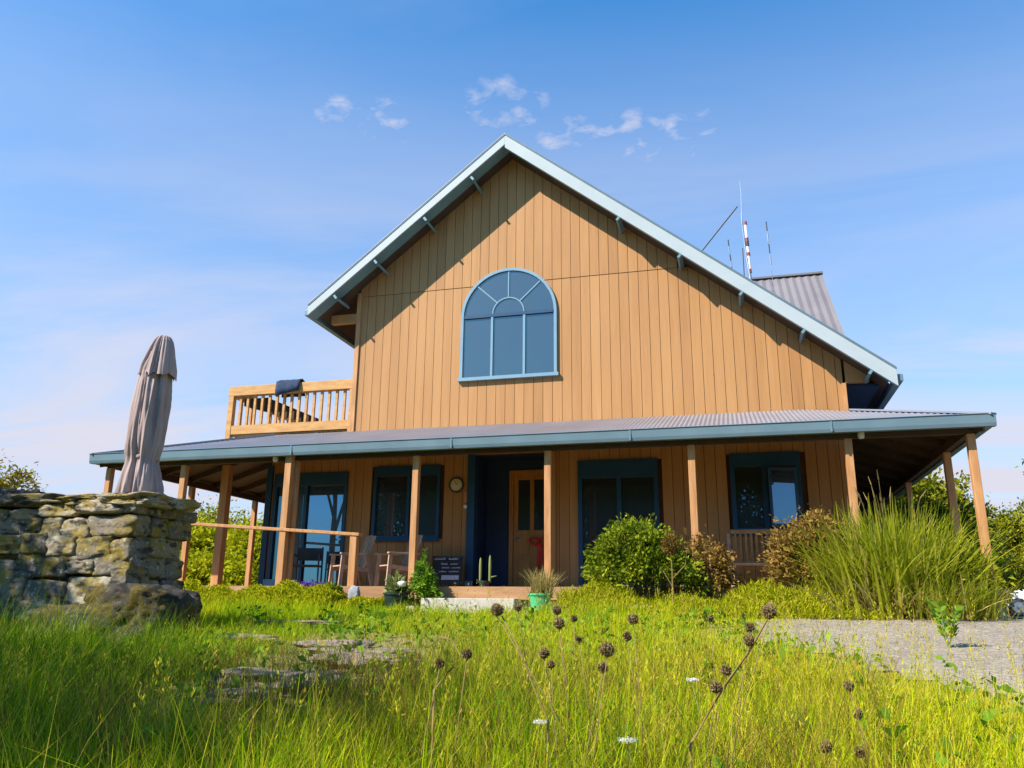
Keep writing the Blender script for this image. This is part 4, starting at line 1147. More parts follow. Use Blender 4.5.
# ------------------------------------------------------------------ stone slabs in the lawn
for i, (c, s_, lab) in enumerate((((4.60, -7.95, -.88), (1.0, .40, .16), 'flat brown step stone nearest the camera in the grass path'),
                                  ((4.55, -8.35, -.945), (.42, .26, .09), 'small low stone just left of the nearest step stone'),
                                  ((4.75, -6.75, -.81), (.75, .62, .14), 'pale pinkish slab in the middle of the sunken grass path'),
                                  ((4.45, -6.2, -.775), (.95, .55, .12), 'broad pale slab behind the pinkish one in the path'),
                                  ((3.95, -5.75, -.735), (.6, .5, .14), 'pale pointed slab at the far end of the stone path'),
                                  ((2.6, -5.35, -.70), (.9, .45, .1), 'brownish flat slab near the big boulder'),
                                  ((2.35, -3.6, -.56), (1.0, .4, .08), 'thin grey slab beyond the boulder at the lawn edge'))):
    mb = MB(); rock_mesh(mb, c, s_, 60 + i, 18, .22, 5.5, .5)
    tag(mb.build('stone_slab', M['slab'], None, smooth=True), lab, 'stone slab', 'stone slabs set in the grass')
for nm, c, s_, m_, lab, sq in (('upright_stone', (1.70, -.75, -.22), (.2, .12, .42), 'grey_rock', 'slanted upright grey stone in the lime groundcover', 3),
                               ('white_rock', (.95, -.95, -.34), (.42, .25, .16), 'concrete', 'pale whitish rock at the edge of the lime groundcover', 3),
                               ('sandstone_block', (-.9, -3.9, -.42), (.75, .5, .5), 'sandstone', 'buff sandstone block behind the boulder', 5)):
    mb = MB(); rock_mesh(mb, c, s_, hash(len(lab)) % 50, 7, .15, sq, .5); tag(mb.build(nm, M[m_], None, smooth=True), lab, 'rock')

# ------------------------------------------------------------------ pots and small plants
def pot_prof(r0, r1, h): return [(0, 0), (r0, 0), (r1, h), (r1 * 1.08, h), (r1 * 1.08, h + .03), (r1 * .92, h + .03), (r1 * .88, h - .02), (0, h - .03)]
def blade_plant(parent, name, mat, n_, c, h, spread, wid, seed, root=.06, droop=.35):
    g_ = np.random.default_rng(seed)
    P = np.array(c)[None] + np.concatenate([g_.normal(0, root, (n_, 2)), np.zeros((n_, 1))], 1)
    V_, Q_, T_ = blades_np(P, h * g_.uniform(.6, 1.1, n_), g_.uniform(0, 2 * PI, n_), g_.uniform(.05, spread, n_), np.full(n_, wid) * g_.uniform(.7, 1.3, n_), g_.uniform(0, droop, n_), g_.random(n_), 5)
    return np_mesh(name, V_, Q_, T_, M[mat], parent)
e = empty('potted_straw_plant', (4.90, -1.0, -0.385), 'bright green bucket holding a straw coloured spiky plant by the step', 'potted plant')
mb = MB(); mb.lathe(pot_prof(.13, .17, .24), n=24); mb.build('bucket', M['green_plastic'], e, smooth=False)
blade_plant(e, 'foliage', 'straw', 320, (0.02, 0, .2), .50, .55, .012, 3, .07)
for i, (x, y, lab, mt) in enumerate(((1.20, -.62, 'dark green plant pot amid lime groundcover left of the slanted stone', 'bush'), (2.38, -.62, 'dark green plant pot with pale succulent beside the conifer', 'pale_leaf'))):
    e = empty('dark_planter', (x, y, -.42), lab, 'planter', 'dark planters along the deck')
    mb = MB(); mb.lathe(pot_prof(.15, .2, .28), n=24); mb.build('pot', M['dark_pot'], e)
    g_ = np.random.default_rng(40 + i); n_ = 260
    d_ = g_.normal(size=(n_, 3)); d_[:, 2] = np.abs(d_[:, 2]) * .8 + .15; d_ /= np.linalg.norm(d_, axis=1, keepdims=True)
    hgt = .12 if i == 0 else .34
    V_, Q_, T_ = leaves_np(np.array([0, 0, .28]) + d_ * np.array([.14, .14, hgt]) * g_.random((n_, 1)), d_, np.full(n_, .12), np.full(n_, .05), g_.random(n_))
    np_mesh('foliage', V_, Q_, T_, M[mt], e)
e = empty('white_flower_tuft', (2.52, -.75, -.42), 'tiny white flower head beside the dark planter', 'flower')
mb = MB(); mb.tube([(0, 0, 0), (.01, 0, .42)], .006, 5); mb.build('stem', M['green_stem'], e)
mb = MB(); rock_mesh(mb, (.01, 0, .45), (.14, .1, .1), 3, 5, .2, 2.2); mb.build('bloom', M['white_petal'], e, smooth=True)
# cactus stems on the deck
e = empty('column_cactus', (3.62, .25, .004), 'two slim pale cactus stems standing on the deck by the entry', 'cactus')
for dx_, h, lean_ in ((-.06, .42, -.01), (.05, .46, .05)):
    mb = MB(); mb.lathe([(.014, .08), (.021, .12), (.023, .08 + h * .7), (.017, .08 + h * .92), (.003, .08 + h)], (dx_ + lean_, 0, 0), 16, 'z', lambda a, i: 1 + .1 * math.cos(8 * a)); mb.build('stem', M['pale_leaf'], e, smooth=True)
mb = MB(); mb.tube([(.07, 0, .09), (.12, 0, .17), (.22, 0, .19)], [.012, .014, .008], 8); mb.build('side_shoot', M['pale_leaf'], e, smooth=True)
mb = MB(); mb.lathe(pot_prof(.07, .09, .08), n=20); mb.build('pot', M['dark_pot'], e)

# conifer seedling
def shrub(name, loc, r, h, mat, nleaf, leaf, label, cat, seed, nclump=60, clump=.07, group=None, flat=-.35, cone=False, hollow=.5):
    e_ = empty(name, loc, label, cat, group)
    g_ = np.random.default_rng(seed)
    mb_ = MB()
    for k in range(7):
        a = 2 * PI * k / 7 + g_.random()
        mb_.tube([(0, 0, -.05), (math.cos(a) * r[0] * .25, math.sin(a) * r[1] * .25, h * .4), (math.cos(a) * r[0] * .65, math.sin(a) * r[1] * .65, h * (.55 + .3 * g_.random()))], [.02, .013, .004], 6)
    mb_.build('stems', M['bark'], e_)
    P, out, tint = crown_points((0, 0, h * .5), (r[0], r[1], h * .5), nclump, nleaf, clump, hollow, seed, flat if not cone else -1)
    if cone:
        f_ = np.clip(1.12 - P[:, 2] / h, .05, 1); P[:, 0] *= f_ * 1.5; P[:, 1] *= f_ * 1.5
    P[:, 2] = np.maximum(P[:, 2], 0)
    out[:, 2] += .35
    V_, Q_, T_ = leaves_np(P, out, leaf[0] * g_.uniform(.4, 1.8, nleaf), leaf[1] * g_.uniform(.4, 1.8, nleaf), tint, .1)
    np_mesh('foliage', V_, Q_, T_, M[mat], e_)
    return e_
shrub('conifer_seedling', (2.82, -.55, -.42), (.30, .28), .92, 'lime_leaf', 3000, (.06, .022), 'small bright green conifer seedling before the verandah post', 'shrub', 11, 70, .04, cone=True, hollow=.2)
shrub('round_bush', (6.38, -.75, -.42), (.86, .7), 1.42, 'bush', 16000, (.065, .03), 'big rounded green bush before the double glass door', 'bush', 12, 220, .075, hollow=.45)
shrub('bronze_shrub', (7.42, -.35, -.42), (.34, .32), 1.30, 'bronze', 2600, (.06, .03), 'smaller bronze shrub between the round bush and the bench', 'shrub', 13, 60, .07, 'bronze leaved shrubs along the deck')
shrub('bronze_shrub', (8.88, -.6, -.42), (.66, .5), 1.46, 'bronze', 9000, (.06, .03), 'wider bronze shrub at the foot of the tall flax clump', 'shrub', 14, 110, .08, 'bronze leaved shrubs along the deck')
shrub('dark_shrub', (9.25, -.5, -.42), (.45, .4), .95, 'dark_leaf', 3000, (.08, .04), 'dark leafy shrub in shade between bronze shrub and flax', 'shrub', 15, 60, .08)
shrub('lime_shrub', (10.62, -.75, -.42), (.48, .45), 1.0, 'wattle', 5500, (.09, .025), 'sprawling yellow green shrub under the right corner post', 'shrub', 16, 90, .10)
# dry seed stalk in front of the round bush
e = empty('dry_seed_stalk', (6.92, -1.5, gz1(6.92, -1.5)), 'tall dry brown seed head on a stalk before the round bush', 'dry plant')
mb = MB(); mb.tube([(0, 0, 0), (.01, 0, .6), (0, 0, 1.0)], [.014, .01, .007], 6); mb.tube([(.005, 0, .4), (-.12, 0, .62)], .006, 5); mb.tube([(.005, 0, .5), (.2, 0, .7), (.22, 0, .9)], .007, 5); mb.build('stalk', M['dry_stem'], e)
g_ = np.random.default_rng(5); n_ = 700; d_ = g_.normal(size=(n_, 3)); d_ /= np.linalg.norm(d_, axis=1, keepdims=True)
V_, Q_, T_ = leaves_np(np.array([0, 0, .98]) + d_ * np.array([.11, .11, .14]) * g_.random((n_, 1)) ** .4, d_, np.full(n_, .04), np.full(n_, .02), g_.random(n_) * .5)
np_mesh('seed_head', V_, Q_, T_, M['bronze'], e)

# flax / tussock clumps
def clump(name, loc, n_, h, spread, wid, label, seed, root=.25, mat='flax', stalks=0, group=None):
    e_ = empty(name, loc, label, 'grass clump', group)
    g2 = np.random.default_rng(seed)
    P = np.concatenate([g2.normal(0, root, (n_, 2)), np.zeros((n_, 1))], 1)
    az = np.arctan2(P[:, 1], P[:, 0]) + g2.normal(0, .7, n_)
    ln = g2.beta(1.6, 2.2, n_) * spread
    V_, Q_, T_ = blades_np(P, h * g2.uniform(.55, 1.08, n_) * (1 - .15 * ln), az, ln * .75, wid * g2.uniform(.6, 1.3, n_), ln * .75 * g2.uniform(.5, 1.4, n_), np.clip(g2.normal(.62, .2, n_), 0, 1), 7)
    np_mesh('blades', V_, Q_, T_, M[mat], e_)
    n3 = n_ // 4                                                     # dead thatch round the base
    P = np.concatenate([g2.normal(0, root * 1.1, (n3, 2)), np.zeros((n3, 1))], 1)
    V_, Q_, T_ = blades_np(P, h * g2.uniform(.25, .55, n3), np.arctan2(P[:, 1], P[:, 0]) + g2.normal(0, .5, n3), g2.uniform(.5, .9, n3), wid * g2.uniform(.6, 1.2, n3), g2.uniform(.2, .7, n3), g2.random(n3), 5)
    np_mesh('dead_blades', V_, Q_, T_, M['straw'], e_)
    if stalks:
        for k in range(stalks):
            a = g2.uniform(0, 2 * PI); r_ = g2.uniform(.1, .5); hh = h * g2.uniform(.98, 1.14)
            mb_ = MB(); mb_.tube([(0, 0, 0), (math.cos(a) * r_ * .5, math.sin(a) * r_ * .5, hh * .6), (math.cos(a) * r_, math.sin(a) * r_, hh)], [.005, .004, .003], 5)
            mb_.tube([(math.cos(a) * r_, math.sin(a) * r_, hh), (math.cos(a) * r_ * 1.2, math.sin(a) * r_ * 1.2, hh + .12)], [.009, .003], 6)
            mb_.build('flower_stalk', M['dry_stem'], e_)
    return e_
clump('tussock_flax', (9.88, -.95, -.42), 1500, 1.62, .72, .034, 'huge bright green tussock clump before the verandah beside the corner post', 31, .32, stalks=10)
clump('tussock_flax', (9.35, -.9, -.42), 700, 1.35, .9, .018, 'thinner arching tussock left of the huge clump', 32, .14, stalks=5)
clump('tussock_flax', (10.42, -1.40, -.42), 900, .70, .95, .016, 'low drooping tussock with dead straw right of the huge clump', 33, .26, 'flax')

# weed on the gravel
e = empty('leafy_weed', (9.72, -4.6, gz1(9.72, -4.6)), 'young leafy green weed standing alone on the gravel', 'plant')
mb = MB(); g_ = np.random.default_rng(8)
Pl = []; Dl = []
for k in range(5):
    a = 2 * PI * k / 5 + .4; hh = .30 + .16 * g_.random()
    end = Vector((math.cos(a) * .12, math.sin(a) * .12, hh)); mb.tube([(0, 0, 0), end * .5 + Vector((0, 0, .03)), end], [.008, .006, .003], 5)
    for t in np.linspace(.3, 1, 7):
        for s_ in (-1, 1):
            Pl.append(end * t); Dl.append((math.cos(a + s_ * 1.2) * .7, math.sin(a + s_ * 1.2) * .7, .5 + .3 * g_.random()))
mb.build('stems', M['green_stem'], e)
Pl = np.array([tuple(p) for p in Pl]); Dl = np.array(Dl); n_ = len(Pl)
V_, Q_, T_ = leaves_np(Pl, Dl, g_.uniform(.07, .12, n_), g_.uniform(.04, .065, n_), g_.uniform(.2, 1, n_), .15)
np_mesh('leaves', V_, Q_, T_, M['lime_leaf'], e)

# groundcover and purple flowers
n_ = 34000; g_ = np.random.default_rng(77)
gxp = g_.uniform(-3.4, 2.2, n_); gyp = g_.uniform(-1.35, -.34, n_)
hump = .43 * np.clip(1.35 - np.abs(gyp + .75) / .55, .15, 1) * np.where(gxp > 1.45, .55, 1) * (.88 + .12 * np.sin(gxp * 3.1) + .12 * np.sin(gxp * 9.7 + gyp * 4))
P = np.stack([gxp, gyp, gz(gxp, gyp) + hump * g_.random(n_) ** .35], 1)
d_ = g_.normal(size=(n_, 3)) * .6 + np.array([0, -.25, .7])
V_, Q_, T_ = leaves_np(P, d_, g_.uniform(.035, .075, n_), g_.uniform(.02, .035, n_), np.clip(g_.normal(.55, .25, n_), 0, 1))
tag(np_mesh('lime_groundcover', V_, Q_, T_, M['lime']), 'lime green low groundcover along the left deck edge', 'groundcover', None, 'stuff')
n_ = 26000; g_ = np.random.default_rng(78)
gxp = g_.uniform(5.3, 9.6, n_); gyp = g_.uniform(-1.9, -.5, n_)
hump = .40 * np.clip(1.3 - np.abs(gyp + 1.1) / .7, .15, 1) * (.75 + .3 * np.sin(gxp * 2.3 + 1) + .2 * np.sin(gxp * 6.1 + gyp * 3)) * np.clip((9.7 - gxp) / .8, .3, 1)
P = np.stack([gxp, gyp, gz(gxp, gyp) + np.maximum(hump, .04) * g_.random(n_) ** .5], 1)
d_ = g_.normal(size=(n_, 3)) * .7 + np.array([0, -.25, .8])
V_, Q_, T_ = leaves_np(P, d_, g_.uniform(.06, .13, n_), g_.uniform(.008, .02, n_), np.clip(g_.normal(.5, .27, n_), 0, 1))
tag(np_mesh('grassy_groundcover', V_, Q_, T_, M['lime']), 'rough lime green grassy mounds below the bench and round bush', 'groundcover', None, 'stuff')
for i, (x, y, lab) in enumerate(((.38, -.42, 'purple flower cluster at the foot of the paired posts'), (.62, -.45, 'middle cluster of purple flowers along the deck edge'), (.88, -.42, 'purple flower cluster nearest the short rail post'))):
    e = empty('purple_flower', (x, y, -.42), lab, 'flowers', 'purple flowers at the deck edge')
    g_ = np.random.default_rng(90 + i); n_ = 110
    P = np.stack([g_.normal(0, .08, n_), g_.normal(0, .05, n_), .43 + g_.normal(0, .025, n_)], 1)
    V_, Q_, T_ = leaves_np(P, g_.normal(size=(n_, 3)) + np.array([0, -.3, .6]), np.full(n_, .05), np.full(n_, .035), g_.random(n_)); np_mesh('petals', V_, Q_, T_, M['purple'], e)
    blade_plant(e, 'leaves', 'lime_leaf', 40, (0, 0, 0), .46, .25, .012, 95 + i)

# ------------------------------------------------------------------ wild carrot seed heads in the near meadow
def wild_carrot(px, py, dep_, r_, lean_, label, white=False, brown=False):
    r_ *= .8
    d = Fv + R2 * ((px - 512) / 819.7) - U2 * ((py - 384) / 819.7)
    h_ = CP + d * dep_
    bx, by = h_.x + lean_[0], h_.y + lean_[1]
    z0 = gz1(bx, by)
    hx, hy, hz = h_.x - bx, h_.y - by, h_.z - z0
    e_ = empty('wild_flower' if white else 'wild_carrot', (bx, by, z0), label, 'wildflower' if white else 'seed head', 'white wild carrot flowers' if white else 'brown wild carrot seed heads')
    mb_ = MB(); mid = (hx * .35 + .01, hy * .4, hz * .5)
    mb_.tube([(0, 0, -.02), mid, (hx, hy, hz - r_ * .8)], [.0032, .0024, .0016], 6); mb_.build('stem', M['dry_stem'] if not white else M['green_stem'], e_, smooth=True)
    g3 = np.random.default_rng(int(px * 7 + py)); n3 = 420
    if white:
        u = g3.uniform(0, 2 * PI, n3); rr_ = 1.25 * r_ * np.sqrt(g3.random(n3))
        P_ = np.stack([hx + rr_ * np.cos(u), hy + rr_ * np.sin(u), hz + .0025 * g3.normal(size=n3)], 1)
        V1, Q1, T1 = leaves_np(P_, g3.normal(size=(n3, 3)) + np.array([0, 0, .2]), np.full(n3, .006), np.full(n3, .005), g3.random(n3))
        np_mesh('petals', V1, Q1, T1, M['white_petal'], e_)
    else:
        mb_ = MB()                                                   # closed bird-nest umbel: bowl of curved rays
        n_r = 26; vz_ = g3.uniform(1.0, 1.45); tx, ty = g3.uniform(-.25, .25, 2)
        for k in range(n_r):
            a = 2 * PI * k / n_r + g3.uniform(-.1, .1); q_ = r_ * g3.uniform(.75, 1.08)
            mb_.tube([(hx, hy, hz - r_ * .85), (hx + q_ * .8 * math.cos(a), hy + q_ * .8 * math.sin(a), hz - r_ * .3), (hx + q_ * .85 * math.cos(a) + tx * r_ * .4, hy + q_ * .85 * math.sin(a) + ty * r_ * .4, hz + r_ * .35 * vz_), (hx + q_ * .35 * math.cos(a) + tx * r_, hy + q_ * .35 * math.sin(a) + ty * r_, hz + r_ * vz_ * g3.uniform(.8, 1.15))], [.0014, .0016, .0026, .0014], 5)
        mb_.build('umbel', M['seed_head'], e_)
        d3 = g3.normal(size=(n3, 3)); d3 /= np.linalg.norm(d3, axis=1, keepdims=True)
        P_ = np.array([hx, hy, hz + r_ * .15]) + d3 * np.array([r_ * .85, r_ * .85, r_ * .8]) * (g3.random((n3, 1)) ** .35)
        V1, Q1, T1 = leaves_np(P_, d3, np.full(n3, .009), np.full(n3, .005), g3.random(n3) * .4)
        np_mesh('seeds', V1, Q1, T1, M['seed_head'], e_)
for a in ((497, 611, 3.2, .030, (.35, .05), 'leftmost high seed head, rising against the concrete step'),
          (467, 655, 3.0, .020, (-.1, .1), 'small faded seed head low left of the fallen bent stalk'),
          (440, 664, 3.0, .016, (-.12, .05), 'tiny seed head furthest left in the near meadow'),
          (518, 608, 4.4, .026, (.05, .1), 'seed head directly before the concrete step, small and round'),
          (559, 624, 3.6, .032, (.03, .05), 'broad dark seed head just below the green bucket'),
          (557, 611, 4.2, .028, (.06, .0), 'seed head overlapping the green bucket from the right'),
          (574, 619, 4.4, .020, (.0, .0), 'small pale seed head right of the green bucket'),
          (607, 651, 2.8, .030, (-.1, .05), 'large oval dark seed head in the centre of the meadow'),
          (603, 668, 2.9, .018, (-.12, .02), 'small seed head tucked right under the large oval one'),
          (633, 620, 3.4, .026, (.02, .02), 'dark pear shaped seed head below the round bush'),
          (627, 637, 3.6, .022, (.05, .0), 'middle sized seed head under the pear shaped one'),
          (544, 654, 3.2, .024, (.05, .05), 'narrow dark seed head left of the large oval one'),
          (579, 640, 3.8, .014, (.05, .0), 'tiny dark seed head midway between bucket and oval head'),
          (551, 665, 3.4, .016, (.0, .05), 'faint seed head below the narrow dark one'),
          (769, 613, 2.9, .032, (-.22, .1), 'tall large seed head before the gravel, highest on the right'),
          (750, 628, 3.1, .018, (-.12, .1), 'small seed head beside the tall large one'),
          (749, 641, 3.0, .024, (-.15, .1), 'round seed head a little under the tall large one'),
          (726, 671, 2.9, .020, (-.12, .08), 'seed head halfway down the leaning brown stem'),
          (716, 688, 2.8, .024, (-.1, .08), 'lowest oval seed head along the leaning brown stem'),
          (710, 619, 4.2, .018, (.0, .05), 'small seed head alone before the grass bank at right'),
          (849, 687, 3.3, .024, (.05, .05), 'brownish seed head in the yellow grass right of the leaning stem'),
          (858, 715, 3.2, .022, (.04, .04), 'dark seed head below the brownish one on the right'),
          (826, 748, 3.0, .026, (.0, .04), 'seed head at the bottom edge, left of its neighbour'),
          (860, 753, 3.0, .020, (.0, .04), 'rightmost seed head at the bottom edge')):
    wild_carrot(*a)
wild_carrot(541, 722, 3.0, .028, (.05, .05), 'white flower disc left of centre near the bottom edge', True)
wild_carrot(627, 740, 2.9, .032, (.05, .05), 'bright white flower disc at the bottom, right of the other', True)
wild_carrot(692, 680, 3.6, .026, (.05, .05), 'pale small flower disc beside the leaning brown stem', True)
# thick leaning brown stem and the bent one
def dead_stem(name, pts, r_, label):
    P_ = []
    for (px, py, dp) in pts:
        d = Fv + R2 * ((px - 512) / 819.7) - U2 * ((py - 384) / 819.7); P_.append(CP + d * dp)
    b = P_[0].copy(); b.z = gz1(b.x, b.y)
    e_ = empty(name, b, label, 'dry stem')
    pts2 = [Vector((0, 0, -.02))] + [p - b for p in P_]
    mb_ = MB(); mb_.tube(pts2, [r_ * (1 - .6 * i / len(pts2)) for i in range(len(pts2))], 7); mb_.build('stalk', M['dry_stem'], e_, smooth=True)
dead_stem('dead_stem', [(690, 745, 2.9), (722, 690, 2.95), (750, 650, 3.0), (767, 620, 2.95)], .0065, 'thick leaning brown dead stem rising to the tall seed head')
dead_stem('dead_stem', [(548, 720, 3.0), (535, 690, 3.05), (520, 650, 3.1), (502, 616, 3.2)], .0045, 'straight dead stem leaning left under the leftmost high seed head')
dead_stem('bent_stem', [(434, 690, 3.0), (452, 668, 3.02), (460, 655, 3.04), (452, 640, 3.06), (440, 637, 3.08), (431, 646, 3.1)], .0045, 'bent dry stem hooked over at its tip left of centre')

# ------------------------------------------------------------------ meadow grass
def grass_patch(n_, x0, x1, y0, y1, seed, dens=1.0):
    g3 = np.random.default_rng(seed)
    x = g3.uniform(x0, x1, n_); y = g3.uniform(y0, y1, n_)
    return x, y, g3
def vn(x, y, s, k):      # cheap smooth noise for arrays
    return (np.sin(x * s * 1.3 + k) * np.cos(y * s * 1.1 - k * 1.7) + .6 * np.sin(x * s * 2.7 - y * s * 2.1 + k * 2.3) + .4 * np.cos(y * s * 4.1 + x * s * 3.3 + k)) / 2.0
slabs = [(4.60, -8.1, .58, .5), (4.75, -7.3, .5, .4), (4.75, -6.75, .4, .36), (4.45, -6.2, .5, .32), (3.95, -5.75, .33, .3), (2.6, -5.35, .45, .25), (2.35, -3.6, .5, .2)]
def make_grass():
    VS = []; QS = []; TS = []; off = 0
    for (n_, x0, x1, y0, y1, seed) in ((120000, 0.5, 11.5, -11.3, -7.0, 1), (85000, -4, 10.5, -7.0, -3.6, 2), (60000, -5, 10.5, -3.6, -.75, 3)):
        x, y, g3 = grass_patch(n_, x0, x1, y0, y1, seed)
        nc = n_ // 60                                                # tufts: most blades gather round tuft centres
        ccx, ccy = g3.uniform(x0, x1, nc), g3.uniform(y0, y1, nc); cid = g3.integers(0, nc, n_)
        tuft = g3.random(n_) < .62
        sg = g3.uniform(.03, .10, nc)[cid]
        x = np.where(tuft, ccx[cid] + sg * g3.normal(size=n_), x); y = np.where(tuft, ccy[cid] + sg * g3.normal(size=n_), y)
        th = np.where(tuft, g3.uniform(.55, 1.45, nc)[cid], .8); tt = np.where(tuft, g3.normal(0, .12, nc)[cid], 0)
        keep = ~(in_gravel(x + .30 * g3.normal(size=n_) - .15, y + .2 * g3.normal(size=n_)))
        keep &= ~((x < 1.7) & (y > -5.4) & (y < -4.2)) 
        keep &= ~((x > 2.8) & (x < 5.7) & (y > -1.55))
        keep &= np.hypot(x - CP.x, y - CP.y) > 2.0
        for (sx, sy, rx, ry) in slabs: keep &= ((x - sx) / rx) ** 2 + ((y - sy) / ry) ** 2 > .8
        x = x[keep]; y = y[keep]; th = th[keep]; tt = tt[keep]; m_ = len(x)
        near = np.clip((-6.5 - y) / 2.5, 0, 1)
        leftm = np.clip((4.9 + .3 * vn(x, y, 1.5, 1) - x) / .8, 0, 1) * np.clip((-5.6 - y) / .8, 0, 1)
        path = np.exp(-(((x - (4.3 + (y + 6.5) * -.2)) / 1.05) ** 4)) * np.clip((-3.4 - y) / 1.5, 0, 1) * np.clip((y + 9.9) / 1.3, 0, 1) * (1 - .75 * leftm * (x < 3.6))
        h = .18 + .15 * near + .05 * vn(x, y, .9, 4)
        h = h + leftm * .17 * np.clip((-6.3 - y) / 1.2, .25, 1)
        h *= np.clip((gravel_edge(y) - x) / 1.3, .35, 1)
        h = h * (1 - .82 * path)
        h *= np.where((y > -2.2) & (x > 5.7), 1.35, 1)
        h *= g3.uniform(.4, 1.25, m_) * (1 + .32 * vn(x, y, 3.1, 9) + .2 * vn(x, y, 6.7, 3))
        h *= th
        P_ = np.stack([x, y, gz(x, y) - .01], 1)
        tint = .40 + .20 * np.clip((x - 5.6) / 2.6, 0, 1) + tt + .15 * vn(x, y, .8, 2) + .14 * vn(x, y, 2.6, 5) + .13 * g3.normal(size=m_)
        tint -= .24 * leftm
        tint += .10 * np.clip((x - 7) / 2, 0, 1) - .06 * near
        tint = np.where(path > .45, tint + .05 * g3.normal(size=m_) + .04, tint)
        dry = g3.random(m_) < (.06 + .22 * path + (.10 + .22 * np.clip(vn(x, y, 1.7, 6), 0, 1)) * near * (1 - .8 * leftm) + .12 * np.clip(vn(x, y, 1.1, 8), 0, 1))
        tint = np.where(dry, g3.uniform(.82, 1.0, m_), np.clip(tint, .02, .86))
        h = np.where(dry, h * 1.2, h)
        az = g3.uniform(0, 2 * PI, m_)
        wdt = np.where(dry, .003, .0055) * g3.uniform(.7, 1.5, m_) * (1 + .4 * np.clip((y + 7) / 6, 0, 1))
        lean = g3.beta(1.5, 3, m_) * .75
        kp = ~((path > .5) & (g3.random(m_) < .55))
        P_, h, az, lean, wdt, tint = P_[kp], h[kp], az[kp], lean[kp], wdt[kp], tint[kp]; m_ = len(h)
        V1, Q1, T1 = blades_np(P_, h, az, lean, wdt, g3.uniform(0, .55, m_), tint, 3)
        VS.append(V1); QS.append(Q1 + off); TS.append(T1); off += len(V1)
    return np.concatenate(VS), np.concatenate(QS), np.concatenate(TS)
V_, Q_, T_ = make_grass()
tag(np_mesh('meadow_grass', V_, Q_, T_, M['grass']), 'long yellow green meadow grass filling the foreground', 'grass', None, 'stuff')
# broad leaved weeds low in the grass
g3 = np.random.default_rng(61); nw = 420
wxp = g3.uniform(1.5, 10.0, nw); wyp = g3.uniform(-10.5, -3.0, nw)
k = ~in_gravel(wxp, wyp) & (np.hypot(wxp - CP.x, wyp - CP.y) > 2.3); wxp, wyp = wxp[k], wyp[k]; nw = len(wxp)
idx = np.repeat(np.arange(nw), 14); n_ = len(idx); hw = g3.uniform(.08, .30, nw)[idx]
P = np.stack([wxp[idx] + .05 * g3.normal(size=n_), wyp[idx] + .05 * g3.normal(size=n_), gz(wxp[idx], wyp[idx]) + hw * g3.random(n_)], 1)
d_ = g3.normal(size=(n_, 3)) + np.array([0, 0, .35])
sz = g3.uniform(.05, .11, nw)[idx] * g3.uniform(.6, 1.3, n_)
V_, Q_, T_ = leaves_np(P, d_, sz, sz * .45, np.clip(g3.uniform(.1, .9, nw)[idx] + .1 * g3.normal(size=n_), 0, 1), .2)
tag(np_mesh('broadleaf_weeds', V_, Q_, T_, M['lime_leaf']), 'low broad leaved weeds scattered through the grass', 'weeds', None, 'stuff')
# tall flowering grass stems above the blades
g3 = np.random.default_rng(44); n_ = 2600
x = g3.uniform(3, 10.5, n_); y = g3.uniform(-10.8, -5.5, n_)
k = ~in_gravel(x + .35, y) & (np.hypot(x - CP.x, y - CP.y) > 2.3) & ~((x < 5.2) & (y > -8.6)); x = x[k]; y = y[k]; n_ = len(x)
hh_ = g3.uniform(.38, .68, n_); az_ = g3.uniform(0, 2 * PI, n_); ln_ = g3.beta(1.4, 3, n_) * .7
Pb = np.stack([x, y, gz(x, y)], 1)
V1, Q1, T1 = blades_np(Pb, hh_, az_, ln_, np.full(n_, .0035), np.full(n_, .15), np.clip(g3.normal(.75, .15, n_), 0, 1), 4)
tipz = Pb + np.stack([np.cos(az_) * hh_ * (ln_ + .15), np.sin(az_) * hh_ * (ln_ + .15), hh_ * .925 * np.sqrt(np.maximum(.1, 1 - ln_ ** 2))], 1)
idx = np.repeat(np.arange(n_), 9)
Ps = tipz[idx] + g3.normal(size=(len(idx), 3)) * np.array([.006, .006, .03])
V2, Q2, T2 = leaves_np(Ps, g3.normal(size=(len(idx), 3)) * .4 + np.array([0, 0, 1]), np.full(len(idx), .022), np.full(len(idx), .005), np.clip(g3.normal(.9, .1, len(idx)), 0, 1))
tag(np_mesh('flowering_grass', np.concatenate([V1, V2]), np.concatenate([Q1, Q2 + len(V1)]), np.concatenate([T1, T2]), M['grass']), 'taller flowering grass stems with loose seed tips', 'grass', None, 'stuff')
# matted dry stems lying in the foreground
g3 = np.random.default_rng(15); n_ = 9000
x = g3.uniform(4.0, 8.6, n_); y = g3.uniform(-10.6, -7.4, n_)
k = vn(x, y, 1.4, 3) > -.15; x = x[k]; y = y[k]
k = ~in_gravel(x, y); x = x[k]; y = y[k]; n_ = len(x)
V_, Q_, T_ = blades_np(np.stack([x, y, gz(x, y) + g3.uniform(0, .08, n_)], 1), g3.uniform(.3, .6, n_), g3.uniform(0, 2 * PI, n_), g3.uniform(.3, .85, n_), g3.uniform(.002, .004, n_), g3.uniform(0, .3, n_), g3.uniform(0, .6, n_), 4)
tag(np_mesh('dry_grass_stems', V_, Q_, T_, M['bronze']), 'tangled dry brown grass stems among the green blades', 'dry grass', None, 'stuff')

